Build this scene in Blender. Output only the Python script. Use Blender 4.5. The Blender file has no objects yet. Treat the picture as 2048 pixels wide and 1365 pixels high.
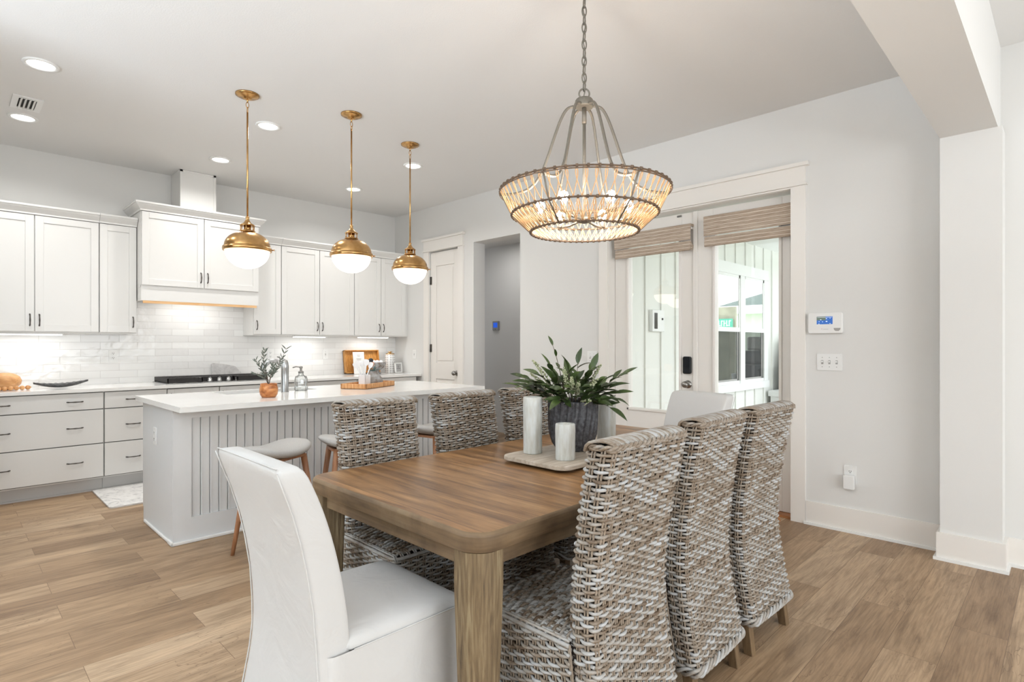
import bpy, math, random
import numpy as np
from mathutils import Vector, Matrix
PI = math.pi
rnd = random.Random(7)
C = bpy.context.scene.collection
sc = bpy.context.scene

# ------------------------------------------------------------------ camera
CAM_H = 1.30
cam_d = bpy.data.cameras.new('camera'); cam = bpy.data.objects.new('camera', cam_d); C.objects.link(cam)
cam_d.sensor_width = 36.0; cam_d.lens = 36.0 * 1130.0 / 2048.0
cam_d.shift_y = 6.5 / 2048.0
cam_d.clip_start = 0.05; cam_d.clip_end = 200
cam.location = (0, 0, CAM_H)
cam.rotation_euler = (PI / 2, 0, math.radians(44.8) - PI / 2)
sc.camera = cam

# ------------------------------------------------------------------ view, sky, big daylight
sc.view_settings.view_transform = 'Standard'; sc.view_settings.look = 'None'
sc.view_settings.gamma = 1.0; sc.view_settings.use_curve_mapping = False
sc.view_settings.exposure = 0.13
world = bpy.data.worlds.new('sky'); sc.world = world; world.use_nodes = True
wn = world.node_tree.nodes; wl = world.node_tree.links
bg = wn['Background']; bg.inputs[0].default_value = (0.90, 0.95, 1.0, 1); bg.inputs[1].default_value = 3.6

def area(name, loc, rot, sx, sy, power, col=(1, 1, 1), spread=180):
    l = bpy.data.lights.new(name, 'AREA'); l.shape = 'RECTANGLE'; l.size = sx; l.size_y = sy
    l.energy = power; l.color = col; l.spread = math.radians(spread)
    o = bpy.data.objects.new(name, l); C.objects.link(o); o.location = loc; o.rotation_euler = rot
    return o
# area lights standing for daylight from unseen windows behind the camera (wall_south and wall_west)
area('daylight_south', (1.0, -4.40, 1.55), (-PI / 2, 0, PI), 5.2, 2.3, 165, (0.90, 0.955, 1.0))
area('daylight_west', (-3.36, 0.7, 1.55), (-PI / 2, 0, PI / 2), 5.6, 2.3, 10, (0.90, 0.955, 1.0))
area('ceiling_fill_west', (-3.30, 1.5, 0.75), (-PI / 2 - math.radians(63), 0, PI / 2), 3.8, 0.9, 300, (0.80, 0.90, 1.0), 112)  # added fill aimed up at the dining and kitchen ceiling
# added fill inside the south window, tilted up to brighten the ceiling
area('ceiling_fill_south', (1.0, -4.35, 0.75), (-PI / 2 - math.radians(48), 0, PI), 5.2, 0.9, 60, (0.90, 0.955, 1.0))

# ------------------------------------------------------------------ materials
def newmat(name):
    m = bpy.data.materials.new(name); m.use_nodes = True
    n = m.node_tree.nodes; l = m.node_tree.links
    return m, n, l, n['Principled BSDF']
def N(n, t, **kw):
    x = n.new(t)
    for k, v in kw.items():
        if k.startswith('_'): setattr(x, k[1:], v)
        else: x.inputs[k.replace('_', ' ')].default_value = v
    return x
def ramp(n, stops, interp='LINEAR'):
    r = n.new('ShaderNodeValToRGB'); cr = r.color_ramp; cr.interpolation = interp
    while len(cr.elements) > 1: cr.elements.remove(cr.elements[-1])
    cr.elements[0].position = stops[0][0]; cr.elements[0].color = (*stops[0][1], 1)
    for p, c in stops[1:]:
        e = cr.elements.new(p); e.color = (*c, 1)
    return r
def S(c):  # sRGB 0-255 -> linear
    return tuple(((x / 255) / 12.92 if x / 255 <= 0.04045 else ((x / 255 + 0.055) / 1.055) ** 2.4) for x in c)
def paint(name, col, rough=0.5, bump=0.0, scale=300, spec=0.5, metal=0.0, var=0.0, vscale=8):
    m, n, l, b = newmat(name)
    b.inputs['Base Color'].default_value = (*S(col), 1)
    b.inputs['Roughness'].default_value = rough; b.inputs['Metallic'].default_value = metal
    b.inputs['Specular IOR Level'].default_value = spec
    tc = n.new('ShaderNodeTexCoord')
    no = N(n, 'ShaderNodeTexNoise', Scale=scale, Detail=3.0); l.new(tc.outputs['Object'], no.inputs['Vector'])
    if bump:
        bp = N(n, 'ShaderNodeBump', Strength=bump, Distance=0.002); l.new(no.outputs['Fac'], bp.inputs['Height']); l.new(bp.outputs['Normal'], b.inputs['Normal'])
    if var:
        nv = N(n, 'ShaderNodeTexNoise', Scale=vscale, Detail=4.0); l.new(tc.outputs['Object'], nv.inputs['Vector'])
        c0 = S(col); r = ramp(n, [(0.3, tuple(x * (1 - var) for x in c0)), (0.7, tuple(min(1, x * (1 + var)) for x in c0))])
        l.new(nv.outputs['Fac'], r.inputs['Fac']); l.new(r.outputs['Color'], b.inputs['Base Color'])
    return m
def emis(name, col, strength):
    m, n, l, b = newmat(name)
    b.inputs['Base Color'].default_value = (*col, 1)
    b.inputs['Emission Color'].default_value = (*col, 1); b.inputs['Emission Strength'].default_value = strength
    return m

M = {}
M['wall'] = paint('wall_paint', (226, 225, 222), 0.75, 0.12, 220, 0.3)
M['hallwall'] = paint('hall_paint', (224, 223, 221), 0.8, 0.12, 220, 0.3)
M['ceiling'] = paint('ceiling_paint', (232, 231, 229), 0.9, 0.35, 120, 0.2)
M['trim'] = paint('trim_enamel', (237, 233, 227), 0.35, 0.0)
M['trimwhite'] = paint('shoe_white', (238, 238, 236), 0.4)
M['cab'] = paint('cabinet_enamel', (230, 229, 226), 0.38, 0.0)
M['island'] = paint('island_enamel', (224, 225, 225), 0.45, 0.0)
M['gapdark'] = paint('cabinet_shadow_gap', (120, 118, 116), 0.8)
M['toe'] = paint('toe_kick_paint', (205, 204, 202), 0.6)
M['quartz'] = paint('white_quartz', (240, 239, 236), 0.09, 0.0, var=0.025, vscale=4, spec=0.6)
M['steel'] = paint('brushed_steel', (175, 176, 176), 0.28, 0.05, 200, metal=1.0)
M['nickel'] = paint('satin_nickel', (150, 148, 145), 0.3, metal=1.0)
M['pewter'] = paint('dark_pewter', (92, 88, 84), 0.38, metal=0.9)
M['iron'] = paint('black_cast_iron', (34, 31, 30), 0.55, 0.3, 400)
M['black'] = paint('black_plastic', (18, 20, 24), 0.12)
M['white'] = paint('white_plastic', (236, 236, 234), 0.35)
M['whiteglaze'] = paint('white_glazed_ceramic', (235, 236, 238), 0.15)
M['slot'] = paint('dark_slot', (60, 58, 56), 0.8)
M['greyslot'] = paint('grey_detail', (170, 168, 165), 0.6)
M['chand'] = paint('weathered_grey_metal', (128, 122, 112), 0.5, 0.2, 200, metal=0.55)
M['fabricgrey'] = paint('grey_wool', (186, 184, 181), 0.95, 0.5, 500, 0.1, var=0.06, vscale=200)
M['vasewhite'] = None
M['grill'] = paint('grill_navy', (42, 46, 60), 0.4)
M['grillsteel'] = paint('grill_steel', (165, 166, 160), 0.3, metal=0.8)
M['siding'] = paint('porch_siding', (234, 236, 230), 0.7)
M['porch'] = paint('porch_trim', (240, 242, 240), 0.6)
M['concrete'] = paint('porch_concrete', (170, 168, 162), 0.9, 0.3, 60, var=0.05)
M['screen'] = None
M['lens'] = emis('downlight_lens', (1.0, 0.99, 0.97), 6.0)
M['strip'] = emis('led_strip', (1.0, 0.98, 0.95), 3.0)
M['globe'] = emis('opal_glass_lit', (1.0, 0.90, 0.76), 2.6)
M['bulb'] = emis('bulb_lit', (1.0, 0.93, 0.84), 130.0)
M['blackroof'] = paint('asphalt_shingle', (96, 106, 100), 0.9, 0.5, 40, var=0.3, vscale=20)
M['neighbour'] = paint('neighbour_siding', (205, 214, 196), 0.8)
M['fence'] = paint('brown_fence', (150, 146, 128), 0.9, var=0.2, vscale=3)
M['teal'] = paint('teal_banner', (80, 165, 140), 0.7)

def wood(name, stops, along=(1, 0, 0), sc1=2.0, stretch=14, rough=0.45, bump=0.15, fine=60):
    m, n, l, b = newmat(name)
    tc = n.new('ShaderNodeTexCoord'); mp = n.new('ShaderNodeMapping')
    mp.inputs['Scale'].default_value = tuple(sc1 if a else sc1 * stretch for a in along)
    l.new(tc.outputs['Object'], mp.inputs['Vector'])
    a = N(n, 'ShaderNodeTexNoise', Scale=1.0, Detail=6.0, Roughness=0.6, Distortion=0.6); l.new(mp.outputs['Vector'], a.inputs['Vector'])
    mp2 = n.new('ShaderNodeMapping'); mp2.inputs['Scale'].default_value = tuple(fine * 0.06 if q else fine for q in along)
    l.new(tc.outputs['Object'], mp2.inputs['Vector'])
    a2 = N(n, 'ShaderNodeTexNoise', Scale=1.0, Detail=5.0); l.new(mp2.outputs['Vector'], a2.inputs['Vector'])
    mx = N(n, 'ShaderNodeMath', _operation='MULTIPLY_ADD'); l.new(a2.outputs['Fac'], mx.inputs[0]); mx.inputs[1].default_value = 0.45
    l.new(a.outputs['Fac'], mx.inputs[2])
    sb = N(n, 'ShaderNodeMath', _operation='SUBTRACT'); l.new(mx.outputs[0], sb.inputs[0]); sb.inputs[1].default_value = 0.225
    r = ramp(n, stops); l.new(sb.outputs[0], r.inputs['Fac']); l.new(r.outputs['Color'], b.inputs['Base Color'])
    bp = N(n, 'ShaderNodeBump', Strength=bump, Distance=0.003); l.new(a2.outputs['Fac'], bp.inputs['Height']); l.new(bp.outputs['Normal'], b.inputs['Normal'])
    b.inputs['Roughness'].default_value = rough
    return m
M['tabletop'] = None
M['tablewood'] = wood('weathered_table_wood', [(0.25, S((84, 68, 50))), (0.5, S((124, 102, 76))), (0.75, S((150, 130, 102)))], (1, 1, 0), 3.0, 1, 0.6, 0.4, 70)
M['tablelegw'] = wood('weathered_leg_wood', [(0.25, S((76, 62, 44))), (0.5, S((118, 99, 72))), (0.75, S((150, 134, 104)))], (0, 0, 1), 5, 14, 0.65, 0.8, 140)
M['chairleg'] = wood('chair_leg_wood', [(0.3, S((92, 72, 50))), (0.7, S((134, 110, 80)))], (0, 0, 1), 4, 8, 0.55)
M['stoolleg'] = wood('walnut_stool_leg', [(0.3, S((138, 92, 62))), (0.7, S((176, 126, 90)))], (0, 0, 1), 4, 8, 0.4)
M['traywood'] = wood('whitewashed_tray_wood', [(0.25, S((150, 134, 116))), (0.55, S((186, 174, 158))), (0.8, S((205, 196, 184)))], (1, 0, 0), 5, 8, 0.6, 0.2)
M['potwood'] = wood('acacia_wood', [(0.3, S((140, 78, 36))), (0.5, S((186, 116, 62))), (0.7, S((214, 150, 92)))], (1, 0, 0), 9, 3, 0.3, 0.05)
M['bamboo'] = wood('bamboo_slats', [(0.3, S((176, 116, 52))), (0.6, S((214, 156, 84))), (0.8, S((232, 182, 112)))], (0, 0, 1), 6, 20, 0.4, 0.1)
M['gourd'] = wood('pale_carved_wood', [(0.3, S((196, 136, 82))), (0.55, S((226, 172, 116))), (0.8, S((240, 196, 146)))], (1, 0, 0), 8, 4, 0.45, 0.05)
M['lightwood'] = wood('maple_strip', [(0.3, S((222, 170, 112))), (0.7, S((240, 200, 150)))], (1, 0, 0), 5, 10, 0.5, 0.05)
M['brass'] = None

def m_brass():
    m, n, l, b = newmat('antique_brass')
    tc = n.new('ShaderNodeTexCoord')
    no = N(n, 'ShaderNodeTexNoise', Scale=9.0, Detail=4.0); l.new(tc.outputs['Object'], no.inputs['Vector'])
    r = ramp(n, [(0.35, S((176, 136, 84))), (0.65, S((222, 180, 124)))]); l.new(no.outputs['Fac'], r.inputs['Fac'])
    l.new(r.outputs['Color'], b.inputs['Base Color']); b.inputs['Metallic'].default_value = 1.0; b.inputs['Roughness'].default_value = 0.27
    return m
M['brass'] = m_brass()

def m_floor():
    m, n, l, b = newmat('oak_vinyl_planks')
    tc = n.new('ShaderNodeTexCoord'); mp = n.new('ShaderNodeMapping')
    mp.inputs['Location'].default_value = (0.37, -0.39 + 0.188 * 40, 0); l.new(tc.outputs['Object'], mp.inputs['Vector'])
    br = n.new('ShaderNodeTexBrick'); br.offset = 0.37; br.offset_frequency = 2; br.squash = 1.0
    br.inputs['Scale'].default_value = 1.0; br.inputs['Brick Width'].default_value = 1.22; br.inputs['Row Height'].default_value = 0.188
    br.inputs['Mortar Size'].default_value = 0.0011; br.inputs['Mortar Smooth'].default_value = 0.3; br.inputs['Bias'].default_value = 0.0
    br.inputs['Color1'].default_value = (0, 0, 0, 1); br.inputs['Color2'].default_value = (1, 1, 1, 1)
    l.new(mp.outputs['Vector'], br.inputs['Vector'])
    # a random offset per plank shifts the grain
    sep = n.new('ShaderNodeSeparateColor'); l.new(br.outputs['Color'], sep.inputs['Color'])
    comb = n.new('ShaderNodeCombineXYZ')
    mul = N(n, 'ShaderNodeMath', _operation='MULTIPLY'); mul.inputs[1].default_value = 37.0; l.new(sep.outputs['Red'], mul.inputs[0])
    l.new(mul.outputs[0], comb.inputs['X']); l.new(mul.outputs[0], comb.inputs['Z'])
    add = N(n, 'ShaderNodeVectorMath', _operation='ADD'); l.new(tc.outputs['Object'], add.inputs[0]); l.new(comb.outputs[0], add.inputs[1])
    g1 = n.new('ShaderNodeMapping'); g1.inputs['Scale'].default_value = (1.1, 8.0, 1.0); l.new(add.outputs[0], g1.inputs['Vector'])
    n1 = N(n, 'ShaderNodeTexNoise', Scale=1.6, Detail=6.0, Roughness=0.62, Distortion=1.2); l.new(g1.outputs['Vector'], n1.inputs['Vector'])
    g2 = n.new('ShaderNodeMapping'); g2.inputs['Scale'].default_value = (7.0, 150.0, 1.0); l.new(add.outputs[0], g2.inputs['Vector'])
    n2 = N(n, 'ShaderNodeTexNoise', Scale=1.0, Detail=3.0); l.new(g2.outputs['Vector'], n2.inputs['Vector'])
    # plank base tint
    tint = ramp(n, [(0.0, S((150, 122, 94))), (0.35, S((170, 141, 110))), (0.7, S((184, 156, 125))), (1.0, S((196, 170, 140)))]); l.new(sep.outputs['Red'], tint.inputs['Fac'])
    gr = ramp(n, [(0.30, (0.58, 0.55, 0.52)), (0.42, (0.80, 0.78, 0.76)), (0.54, (0.97, 0.97, 0.97)), (0.70, (1.12, 1.12, 1.12))]); l.new(n1.outputs['Fac'], gr.inputs['Fac'])
    mx = N(n, 'ShaderNodeMix', _data_type='RGBA', _blend_type='MULTIPLY'); mx.inputs['Factor'].default_value = 1.0
    l.new(tint.outputs['Color'], mx.inputs['A']); l.new(gr.outputs['Color'], mx.inputs['B'])
    fr = ramp(n, [(0.35, (0.80, 0.79, 0.78)), (0.6, (1.05, 1.05, 1.05))]); l.new(n2.outputs['Fac'], fr.inputs['Fac'])
    mx2 = N(n, 'ShaderNodeMix', _data_type='RGBA', _blend_type='MULTIPLY'); mx2.inputs['Factor'].default_value = 1.0
    l.new(mx.outputs['Result'], mx2.inputs['A']); l.new(fr.outputs['Color'], mx2.inputs['B'])
    # knots / cracks : thin dark lines
    g3 = n.new('ShaderNodeMapping'); g3.inputs['Scale'].default_value = (1.4, 6.0, 1.0); l.new(add.outputs[0], g3.inputs['Vector'])
    n3 = N(n, 'ShaderNodeTexNoise', Scale=2.2, Detail=2.0, Distortion=2.0); l.new(g3.outputs['Vector'], n3.inputs['Vector'])
    kr = ramp(n, [(0.484, (0, 0, 0)), (0.4965, (1, 1, 1)), (0.505, (0, 0, 0))]); l.new(n3.outputs['Fac'], kr.inputs['Fac'])
    n4 = N(n, 'ShaderNodeTexNoise', Scale=1.7, Detail=1.0); l.new(add.outputs[0], n4.inputs['Vector'])
    k4 = ramp(n, [(0.47, (0, 0, 0)), (0.60, (1, 1, 1))]); l.new(n4.outputs['Fac'], k4.inputs['Fac'])
    km = N(n, 'ShaderNodeMath', _operation='MULTIPLY'); l.new(kr.outputs['Color'], km.inputs[0]); l.new(k4.outputs['Color'], km.inputs[1])
    km2 = N(n, 'ShaderNodeMath', _operation='MULTIPLY'); l.new(km.outputs[0], km2.inputs[0]); km2.inputs[1].default_value = 0.75
    mx3 = N(n, 'ShaderNodeMix', _data_type='RGBA'); l.new(km2.outputs[0], mx3.inputs['Factor']); l.new(mx2.outputs['Result'], mx3.inputs['A'])
    mx3.inputs['B'].default_value = (*S((98, 72, 52)), 1)
    mx4 = N(n, 'ShaderNodeMix', _data_type='RGBA'); l.new(br.outputs['Fac'], mx4.inputs['Factor']); l.new(mx3.outputs['Result'], mx4.inputs['A'])
    mx4.inputs['B'].default_value = (*S((112, 88, 66)), 1)
    l.new(mx4.outputs['Result'], b.inputs['Base Color'])
    b.inputs['Roughness'].default_value = 0.42; b.inputs['Specular IOR Level'].default_value = 0.35
    bp = N(n, 'ShaderNodeBump', Strength=0.12, Distance=0.002); l.new(n2.outputs['Fac'], bp.inputs['Height']); l.new(bp.outputs['Normal'], b.inputs['Normal'])
    return m
M['floor'] = m_floor()

def m_tabletop():
    m, n, l, b = newmat('table_top_planks')
    tc = n.new('ShaderNodeTexCoord')
    sp = n.new('ShaderNodeSeparateXYZ'); l.new(tc.outputs['Object'], sp.inputs[0])
    PW = 0.172
    dv = N(n, 'ShaderNodeMath', _operation='DIVIDE'); l.new(sp.outputs['X'], dv.inputs[0]); dv.inputs[1].default_value = PW
    fl = N(n, 'ShaderNodeMath', _operation='FLOOR'); l.new(dv.outputs[0], fl.inputs[0])
    frc = N(n, 'ShaderNodeMath', _operation='FRACT'); l.new(dv.outputs[0], frc.inputs[0])
    cm = n.new('ShaderNodeCombineXYZ'); l.new(fl.outputs[0], cm.inputs['X'])
    wn_ = N(n, 'ShaderNodeTexWhiteNoise', _noise_dimensions='3D'); l.new(cm.outputs[0], wn_.inputs['Vector'])
    tm = N(n, 'ShaderNodeMath', _operation='MULTIPLY'); l.new(wn_.outputs['Value'], tm.inputs[0]); tm.inputs[1].default_value = 20
    c2 = n.new('ShaderNodeCombineXYZ'); l.new(tm.outputs[0], c2.inputs['Y']); l.new(tm.outputs[0], c2.inputs['Z'])
    ad = N(n, 'ShaderNodeVectorMath', _operation='ADD'); l.new(tc.outputs['Object'], ad.inputs[0]); l.new(c2.outputs[0], ad.inputs[1])
    mp = n.new('ShaderNodeMapping'); mp.inputs['Scale'].default_value = (16, 1.6, 4); l.new(ad.outputs[0], mp.inputs['Vector'])
    n1 = N(n, 'ShaderNodeTexNoise', Scale=1.0, Detail=6.0, Roughness=0.62, Distortion=0.5); l.new(mp.outputs['Vector'], n1.inputs['Vector'])
    mp2 = n.new('ShaderNodeMapping'); mp2.inputs['Scale'].default_value = (140, 7, 4); l.new(ad.outputs[0], mp2.inputs['Vector'])
    n2 = N(n, 'ShaderNodeTexNoise', Scale=1.0, Detail=4.0); l.new(mp2.outputs['Vector'], n2.inputs['Vector'])
    r = ramp(n, [(0.28, S((84, 56, 32))), (0.42, S((126, 90, 54))), (0.55, S((154, 114, 72))), (0.72, S((182, 142, 96)))]); l.new(n1.outputs['Fac'], r.inputs['Fac'])
    r2 = ramp(n, [(0.3, (0.80, 0.79, 0.78)), (0.6, (1.05, 1.05, 1.05))]); l.new(n2.outputs['Fac'], r2.inputs['Fac'])
    mx = N(n, 'ShaderNodeMix', _data_type='RGBA', _blend_type='MULTIPLY'); mx.inputs['Factor'].default_value = 1; l.new(r.outputs['Color'], mx.inputs['A']); l.new(r2.outputs['Color'], mx.inputs['B'])
    r3 = ramp(n, [(0.0, (0.86, 0.86, 0.86)), (1.0, (1.10, 1.10, 1.10))]); l.new(wn_.outputs['Value'], r3.inputs['Fac'])
    mx1 = N(n, 'ShaderNodeMix', _data_type='RGBA', _blend_type='MULTIPLY'); mx1.inputs['Factor'].default_value = 1; l.new(mx.outputs['Result'], mx1.inputs['A']); l.new(r3.outputs['Color'], mx1.inputs['B'])
    # joint line
    pp = N(n, 'ShaderNodeMath', _operation='PINGPONG'); l.new(frc.outputs[0], pp.inputs[0]); pp.inputs[1].default_value = 0.5
    lt = N(n, 'ShaderNodeMath', _operation='LESS_THAN'); l.new(pp.outputs[0], lt.inputs[0]); lt.inputs[1].default_value = 0.009
    lm = N(n, 'ShaderNodeMath', _operation='MULTIPLY'); l.new(lt.outputs[0], lm.inputs[0]); lm.inputs[1].default_value = 0.55
    mx2 = N(n, 'ShaderNodeMix', _data_type='RGBA'); l.new(lm.outputs[0], mx2.inputs['Factor']); l.new(mx1.outputs['Result'], mx2.inputs['A']); mx2.inputs['B'].default_value = (*S((66, 42, 24)), 1)
    l.new(mx2.outputs['Result'], b.inputs['Base Color'])
    b.inputs['Roughness'].default_value = 0.38
    bp = N(n, 'ShaderNodeBump', Strength=0.12, Distance=0.002); l.new(n2.outputs['Fac'], bp.inputs['Height']); l.new(bp.outputs['Normal'], b.inputs['Normal'])
    return m
M['tabletop'] = m_tabletop()

def m_wicker():
    m, n, l, b = newmat('grey_wash_rattan')
    tc = n.new('ShaderNodeTexCoord'); g = n.new('ShaderNodeNewGeometry')
    mp = n.new('ShaderNodeMapping'); mp.inputs['Scale'].default_value = (11, 11, 30); l.new(tc.outputs['Object'], mp.inputs['Vector'])
    n1 = N(n, 'ShaderNodeTexNoise', Scale=1.0, Detail=5.0, Roughness=0.75); l.new(mp.outputs['Vector'], n1.inputs['Vector'])
    ma = N(n, 'ShaderNodeMath', _operation='MULTIPLY_ADD'); l.new(g.outputs['Random Per Island'], ma.inputs[0]); ma.inputs[1].default_value = 0.40; l.new(n1.outputs['Fac'], ma.inputs[2])
    sb = N(n, 'ShaderNodeMath', _operation='SUBTRACT'); l.new(ma.outputs[0], sb.inputs[0]); sb.inputs[1].default_value = 0.20
    r = ramp(n, [(0.22, S((92, 74, 56))), (0.34, S((134, 119, 102))), (0.46, S((158, 151, 142))), (0.62, S((174, 173, 170))), (0.84, S((190, 193, 196)))])
    l.new(sb.outputs[0], r.inputs['Fac']); l.new(r.outputs['Color'], b.inputs['Base Color'])
    b.inputs['Roughness'].default_value = 0.5
    n2 = N(n, 'ShaderNodeTexNoise', Scale=350.0, Detail=2.0); l.new(tc.outputs['Object'], n2.inputs['Vector'])
    bp = N(n, 'ShaderNodeBump', Strength=0.25, Distance=0.001); l.new(n2.outputs['Fac'], bp.inputs['Height']); l.new(bp.outputs['Normal'], b.inputs['Normal'])
    return m
M['wicker'] = m_wicker()
M['wickerstake'] = paint('rattan_stake', (148, 134, 118), 0.6, var=0.2, vscale=30)
M['wickershade'] = paint('wicker_gap_shade', (40, 30, 23), 0.9)  # dark filler colour puts shade into the gaps of the weave

def m_linen():
    m, n, l, b = newmat('white_cotton_duck')
    tc = n.new('ShaderNodeTexCoord')
    n1 = N(n, 'ShaderNodeTexNoise', Scale=700.0, Detail=2.0); l.new(tc.outputs['Object'], n1.inputs['Vector'])
    n2 = N(n, 'ShaderNodeTexNoise', Scale=5.0, Detail=4.0, Roughness=0.5, Distortion=1.2); l.new(tc.outputs['Object'], n2.inputs['Vector'])
    b1 = N(n, 'ShaderNodeBump', Strength=0.25, Distance=0.0006); l.new(n1.outputs['Fac'], b1.inputs['Height'])
    b2 = N(n, 'ShaderNodeBump', Strength=0.4, Distance=0.02); l.new(n2.outputs['Fac'], b2.inputs['Height']); l.new(b1.outputs['Normal'], b2.inputs['Normal'])
    l.new(b2.outputs['Normal'], b.inputs['Normal'])
    b.inputs['Base Color'].default_value = (*S((206, 205, 203)), 1); b.inputs['Roughness'].default_value = 0.95; b.inputs['Specular IOR Level'].default_value = 0.15
    return m
M['linen'] = m_linen()

def m_tile():
    m, n, l, b = newmat('white_subway_tile')
    tc = n.new('ShaderNodeTexCoord'); sp = n.new('ShaderNodeSeparateXYZ'); l.new(tc.outputs['Object'], sp.inputs[0])
    cm = n.new('ShaderNodeCombineXYZ'); l.new(sp.outputs['X'], cm.inputs['X']); l.new(sp.outputs['Z'], cm.inputs['Y'])
    br = n.new('ShaderNodeTexBrick'); br.offset = 0.5
    br.inputs['Scale'].default_value = 1.0; br.inputs['Brick Width'].default_value = 0.306; br.inputs['Row Height'].default_value = 0.0695
    br.inputs['Mortar Size'].default_value = 0.0016; br.inputs['Mortar Smooth'].default_value = 0.5
    br.inputs['Color1'].default_value = (*S((232, 231, 229)), 1); br.inputs['Color2'].default_value = (*S((240, 240, 238)), 1); br.inputs['Mortar'].default_value = (*S((210, 208, 205)), 1)
    l.new(cm.outputs[0], br.inputs['Vector']); l.new(br.outputs['Color'], b.inputs['Base Color'])
    no = N(n, 'ShaderNodeTexNoise', Scale=14.0, Detail=2.0); l.new(tc.outputs['Object'], no.inputs['Vector'])
    b1 = N(n, 'ShaderNodeBump', Strength=0.5, Distance=0.006); l.new(no.outputs['Fac'], b1.inputs['Height'])
    b2 = N(n, 'ShaderNodeBump', Strength=0.6, Distance=0.002, _invert=True); l.new(br.outputs['Fac'], b2.inputs['Height']); l.new(b1.outputs['Normal'], b2.inputs['Normal'])
    l.new(b2.outputs['Normal'], b.inputs['Normal']); b.inputs['Roughness'].default_value = 0.10
    return m
M['tile'] = m_tile()

def m_glass(name, tint=(1, 1, 1), refl=0.12, rough=0.0):
    m = bpy.data.materials.new(name); m.use_nodes = True; n = m.node_tree.nodes; l = m.node_tree.links; n.clear()
    o = n.new('ShaderNodeOutputMaterial'); t = n.new('ShaderNodeBsdfTransparent'); t.inputs[0].default_value = (*tint, 1)
    g = n.new('ShaderNodeBsdfGlossy'); g.inputs['Roughness'].default_value = rough
    lw = n.new('ShaderNodeLayerWeight'); lw.inputs[0].default_value = 0.25
    ml = N(n, 'ShaderNodeMath', _operation='MULTIPLY_ADD'); l.new(lw.outputs['Fresnel'], ml.inputs[0]); ml.inputs[1].default_value = 0.8; ml.inputs[2].default_value = refl * 0.3
    x = n.new('ShaderNodeMixShader'); l.new(ml.outputs[0], x.inputs[0]); l.new(t.outputs[0], x.inputs[1]); l.new(g.outputs[0], x.inputs[2]); l.new(x.outputs[0], o.inputs[0])
    return m
M['pane'] = m_glass('door_glass')
M['bottle'] = m_glass('clear_bottle_glass', (0.93, 0.95, 0.95), 0.5)
def m_mirror(name, base, refl):
    m, n, l, b = newmat(name); b.inputs['Base Color'].default_value = (*base, 1); b.inputs['Metallic'].default_value = refl; b.inputs['Roughness'].default_value = 0.02
    return m
M['winglass'] = m_mirror('sky_reflecting_glass', (0.86, 0.9, 0.88), 1.0)
M['winscreen'] = m_mirror('insect_screen_glass', (0.12, 0.13, 0.13), 0.6)

def m_shade():
    m, n, l, b = newmat('woven_shade_fabric')
    tc = n.new('ShaderNodeTexCoord'); mp = n.new('ShaderNodeMapping'); mp.inputs['Scale'].default_value = (20, 8, 260); l.new(tc.outputs['Object'], mp.inputs['Vector'])
    n1 = N(n, 'ShaderNodeTexNoise', Scale=1.0, Detail=4.0, Roughness=0.7); l.new(mp.outputs['Vector'], n1.inputs['Vector'])
    r = ramp(n, [(0.3, S((140, 122, 104))), (0.5, S((178, 160, 142))), (0.7, S((208, 194, 178)))]); l.new(n1.outputs['Fac'], r.inputs['Fac'])
    sp = n.new('ShaderNodeSeparateXYZ'); l.new(tc.outputs['Object'], sp.inputs[0])
    dv = N(n, 'ShaderNodeMath', _operation='DIVIDE'); l.new(sp.outputs['Z'], dv.inputs[0]); dv.inputs[1].default_value = 0.029
    fr = N(n, 'ShaderNodeMath', _operation='FRACT'); l.new(dv.outputs[0], fr.inputs[0])
    lt = N(n, 'ShaderNodeMath', _operation='LESS_THAN'); l.new(fr.outputs[0], lt.inputs[0]); lt.inputs[1].default_value = 0.09
    mx = N(n, 'ShaderNodeMix', _data_type='RGBA'); l.new(lt.outputs[0], mx.inputs['Factor']); l.new(r.outputs['Color'], mx.inputs['A']); mx.inputs['B'].default_value = (*S((238, 230, 218)), 1)
    l.new(mx.outputs['Result'], b.inputs['Base Color']); b.inputs['Roughness'].default_value = 0.9
    bp = N(n, 'ShaderNodeBump', Strength=0.4, Distance=0.002); l.new(n1.outputs['Fac'], bp.inputs['Height']); l.new(bp.outputs['Normal'], b.inputs['Normal'])
    return m
M['shade'] = m_shade()

def m_noise2(name, stops, scale, rough, vec=(1, 1, 1), bump=0.2, detail=6.0, dist=0.0, spec=0.5):
    m, n, l, b = newmat(name)
    tc = n.new('ShaderNodeTexCoord'); mp = n.new('ShaderNodeMapping'); mp.inputs['Scale'].default_value = vec; l.new(tc.outputs['Object'], mp.inputs['Vector'])
    n1 = N(n, 'ShaderNodeTexNoise', Scale=scale, Detail=detail, Roughness=0.65, Distortion=dist); l.new(mp.outputs['Vector'], n1.inputs['Vector'])
    r = ramp(n, stops); l.new(n1.outputs['Fac'], r.inputs['Fac']); l.new(r.outputs['Color'], b.inputs['Base Color'])
    bp = N(n, 'ShaderNodeBump', Strength=bump, Distance=0.003); l.new(n1.outputs['Fac'], bp.inputs['Height']); l.new(bp.outputs['Normal'], b.inputs['Normal'])
    b.inputs['Roughness'].default_value = rough; b.inputs['Specular IOR Level'].default_value = spec
    return m
M['selenite'] = m_noise2('frosted_stone_cylinder', [(0.3, S((180, 177, 166))), (0.5, S((202, 203, 197))), (0.7, S((216, 220, 220)))], 14, 0.35, (3, 3, 0.5), 0.4)
M['greypot'] = m_noise2('slate_glazed_ceramic', [(0.35, S((58, 58, 62))), (0.6, S((88, 88, 92))), (0.75, S((112, 112, 114)))], 60, 0.22, (1, 1, 1), 0.25)
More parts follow.
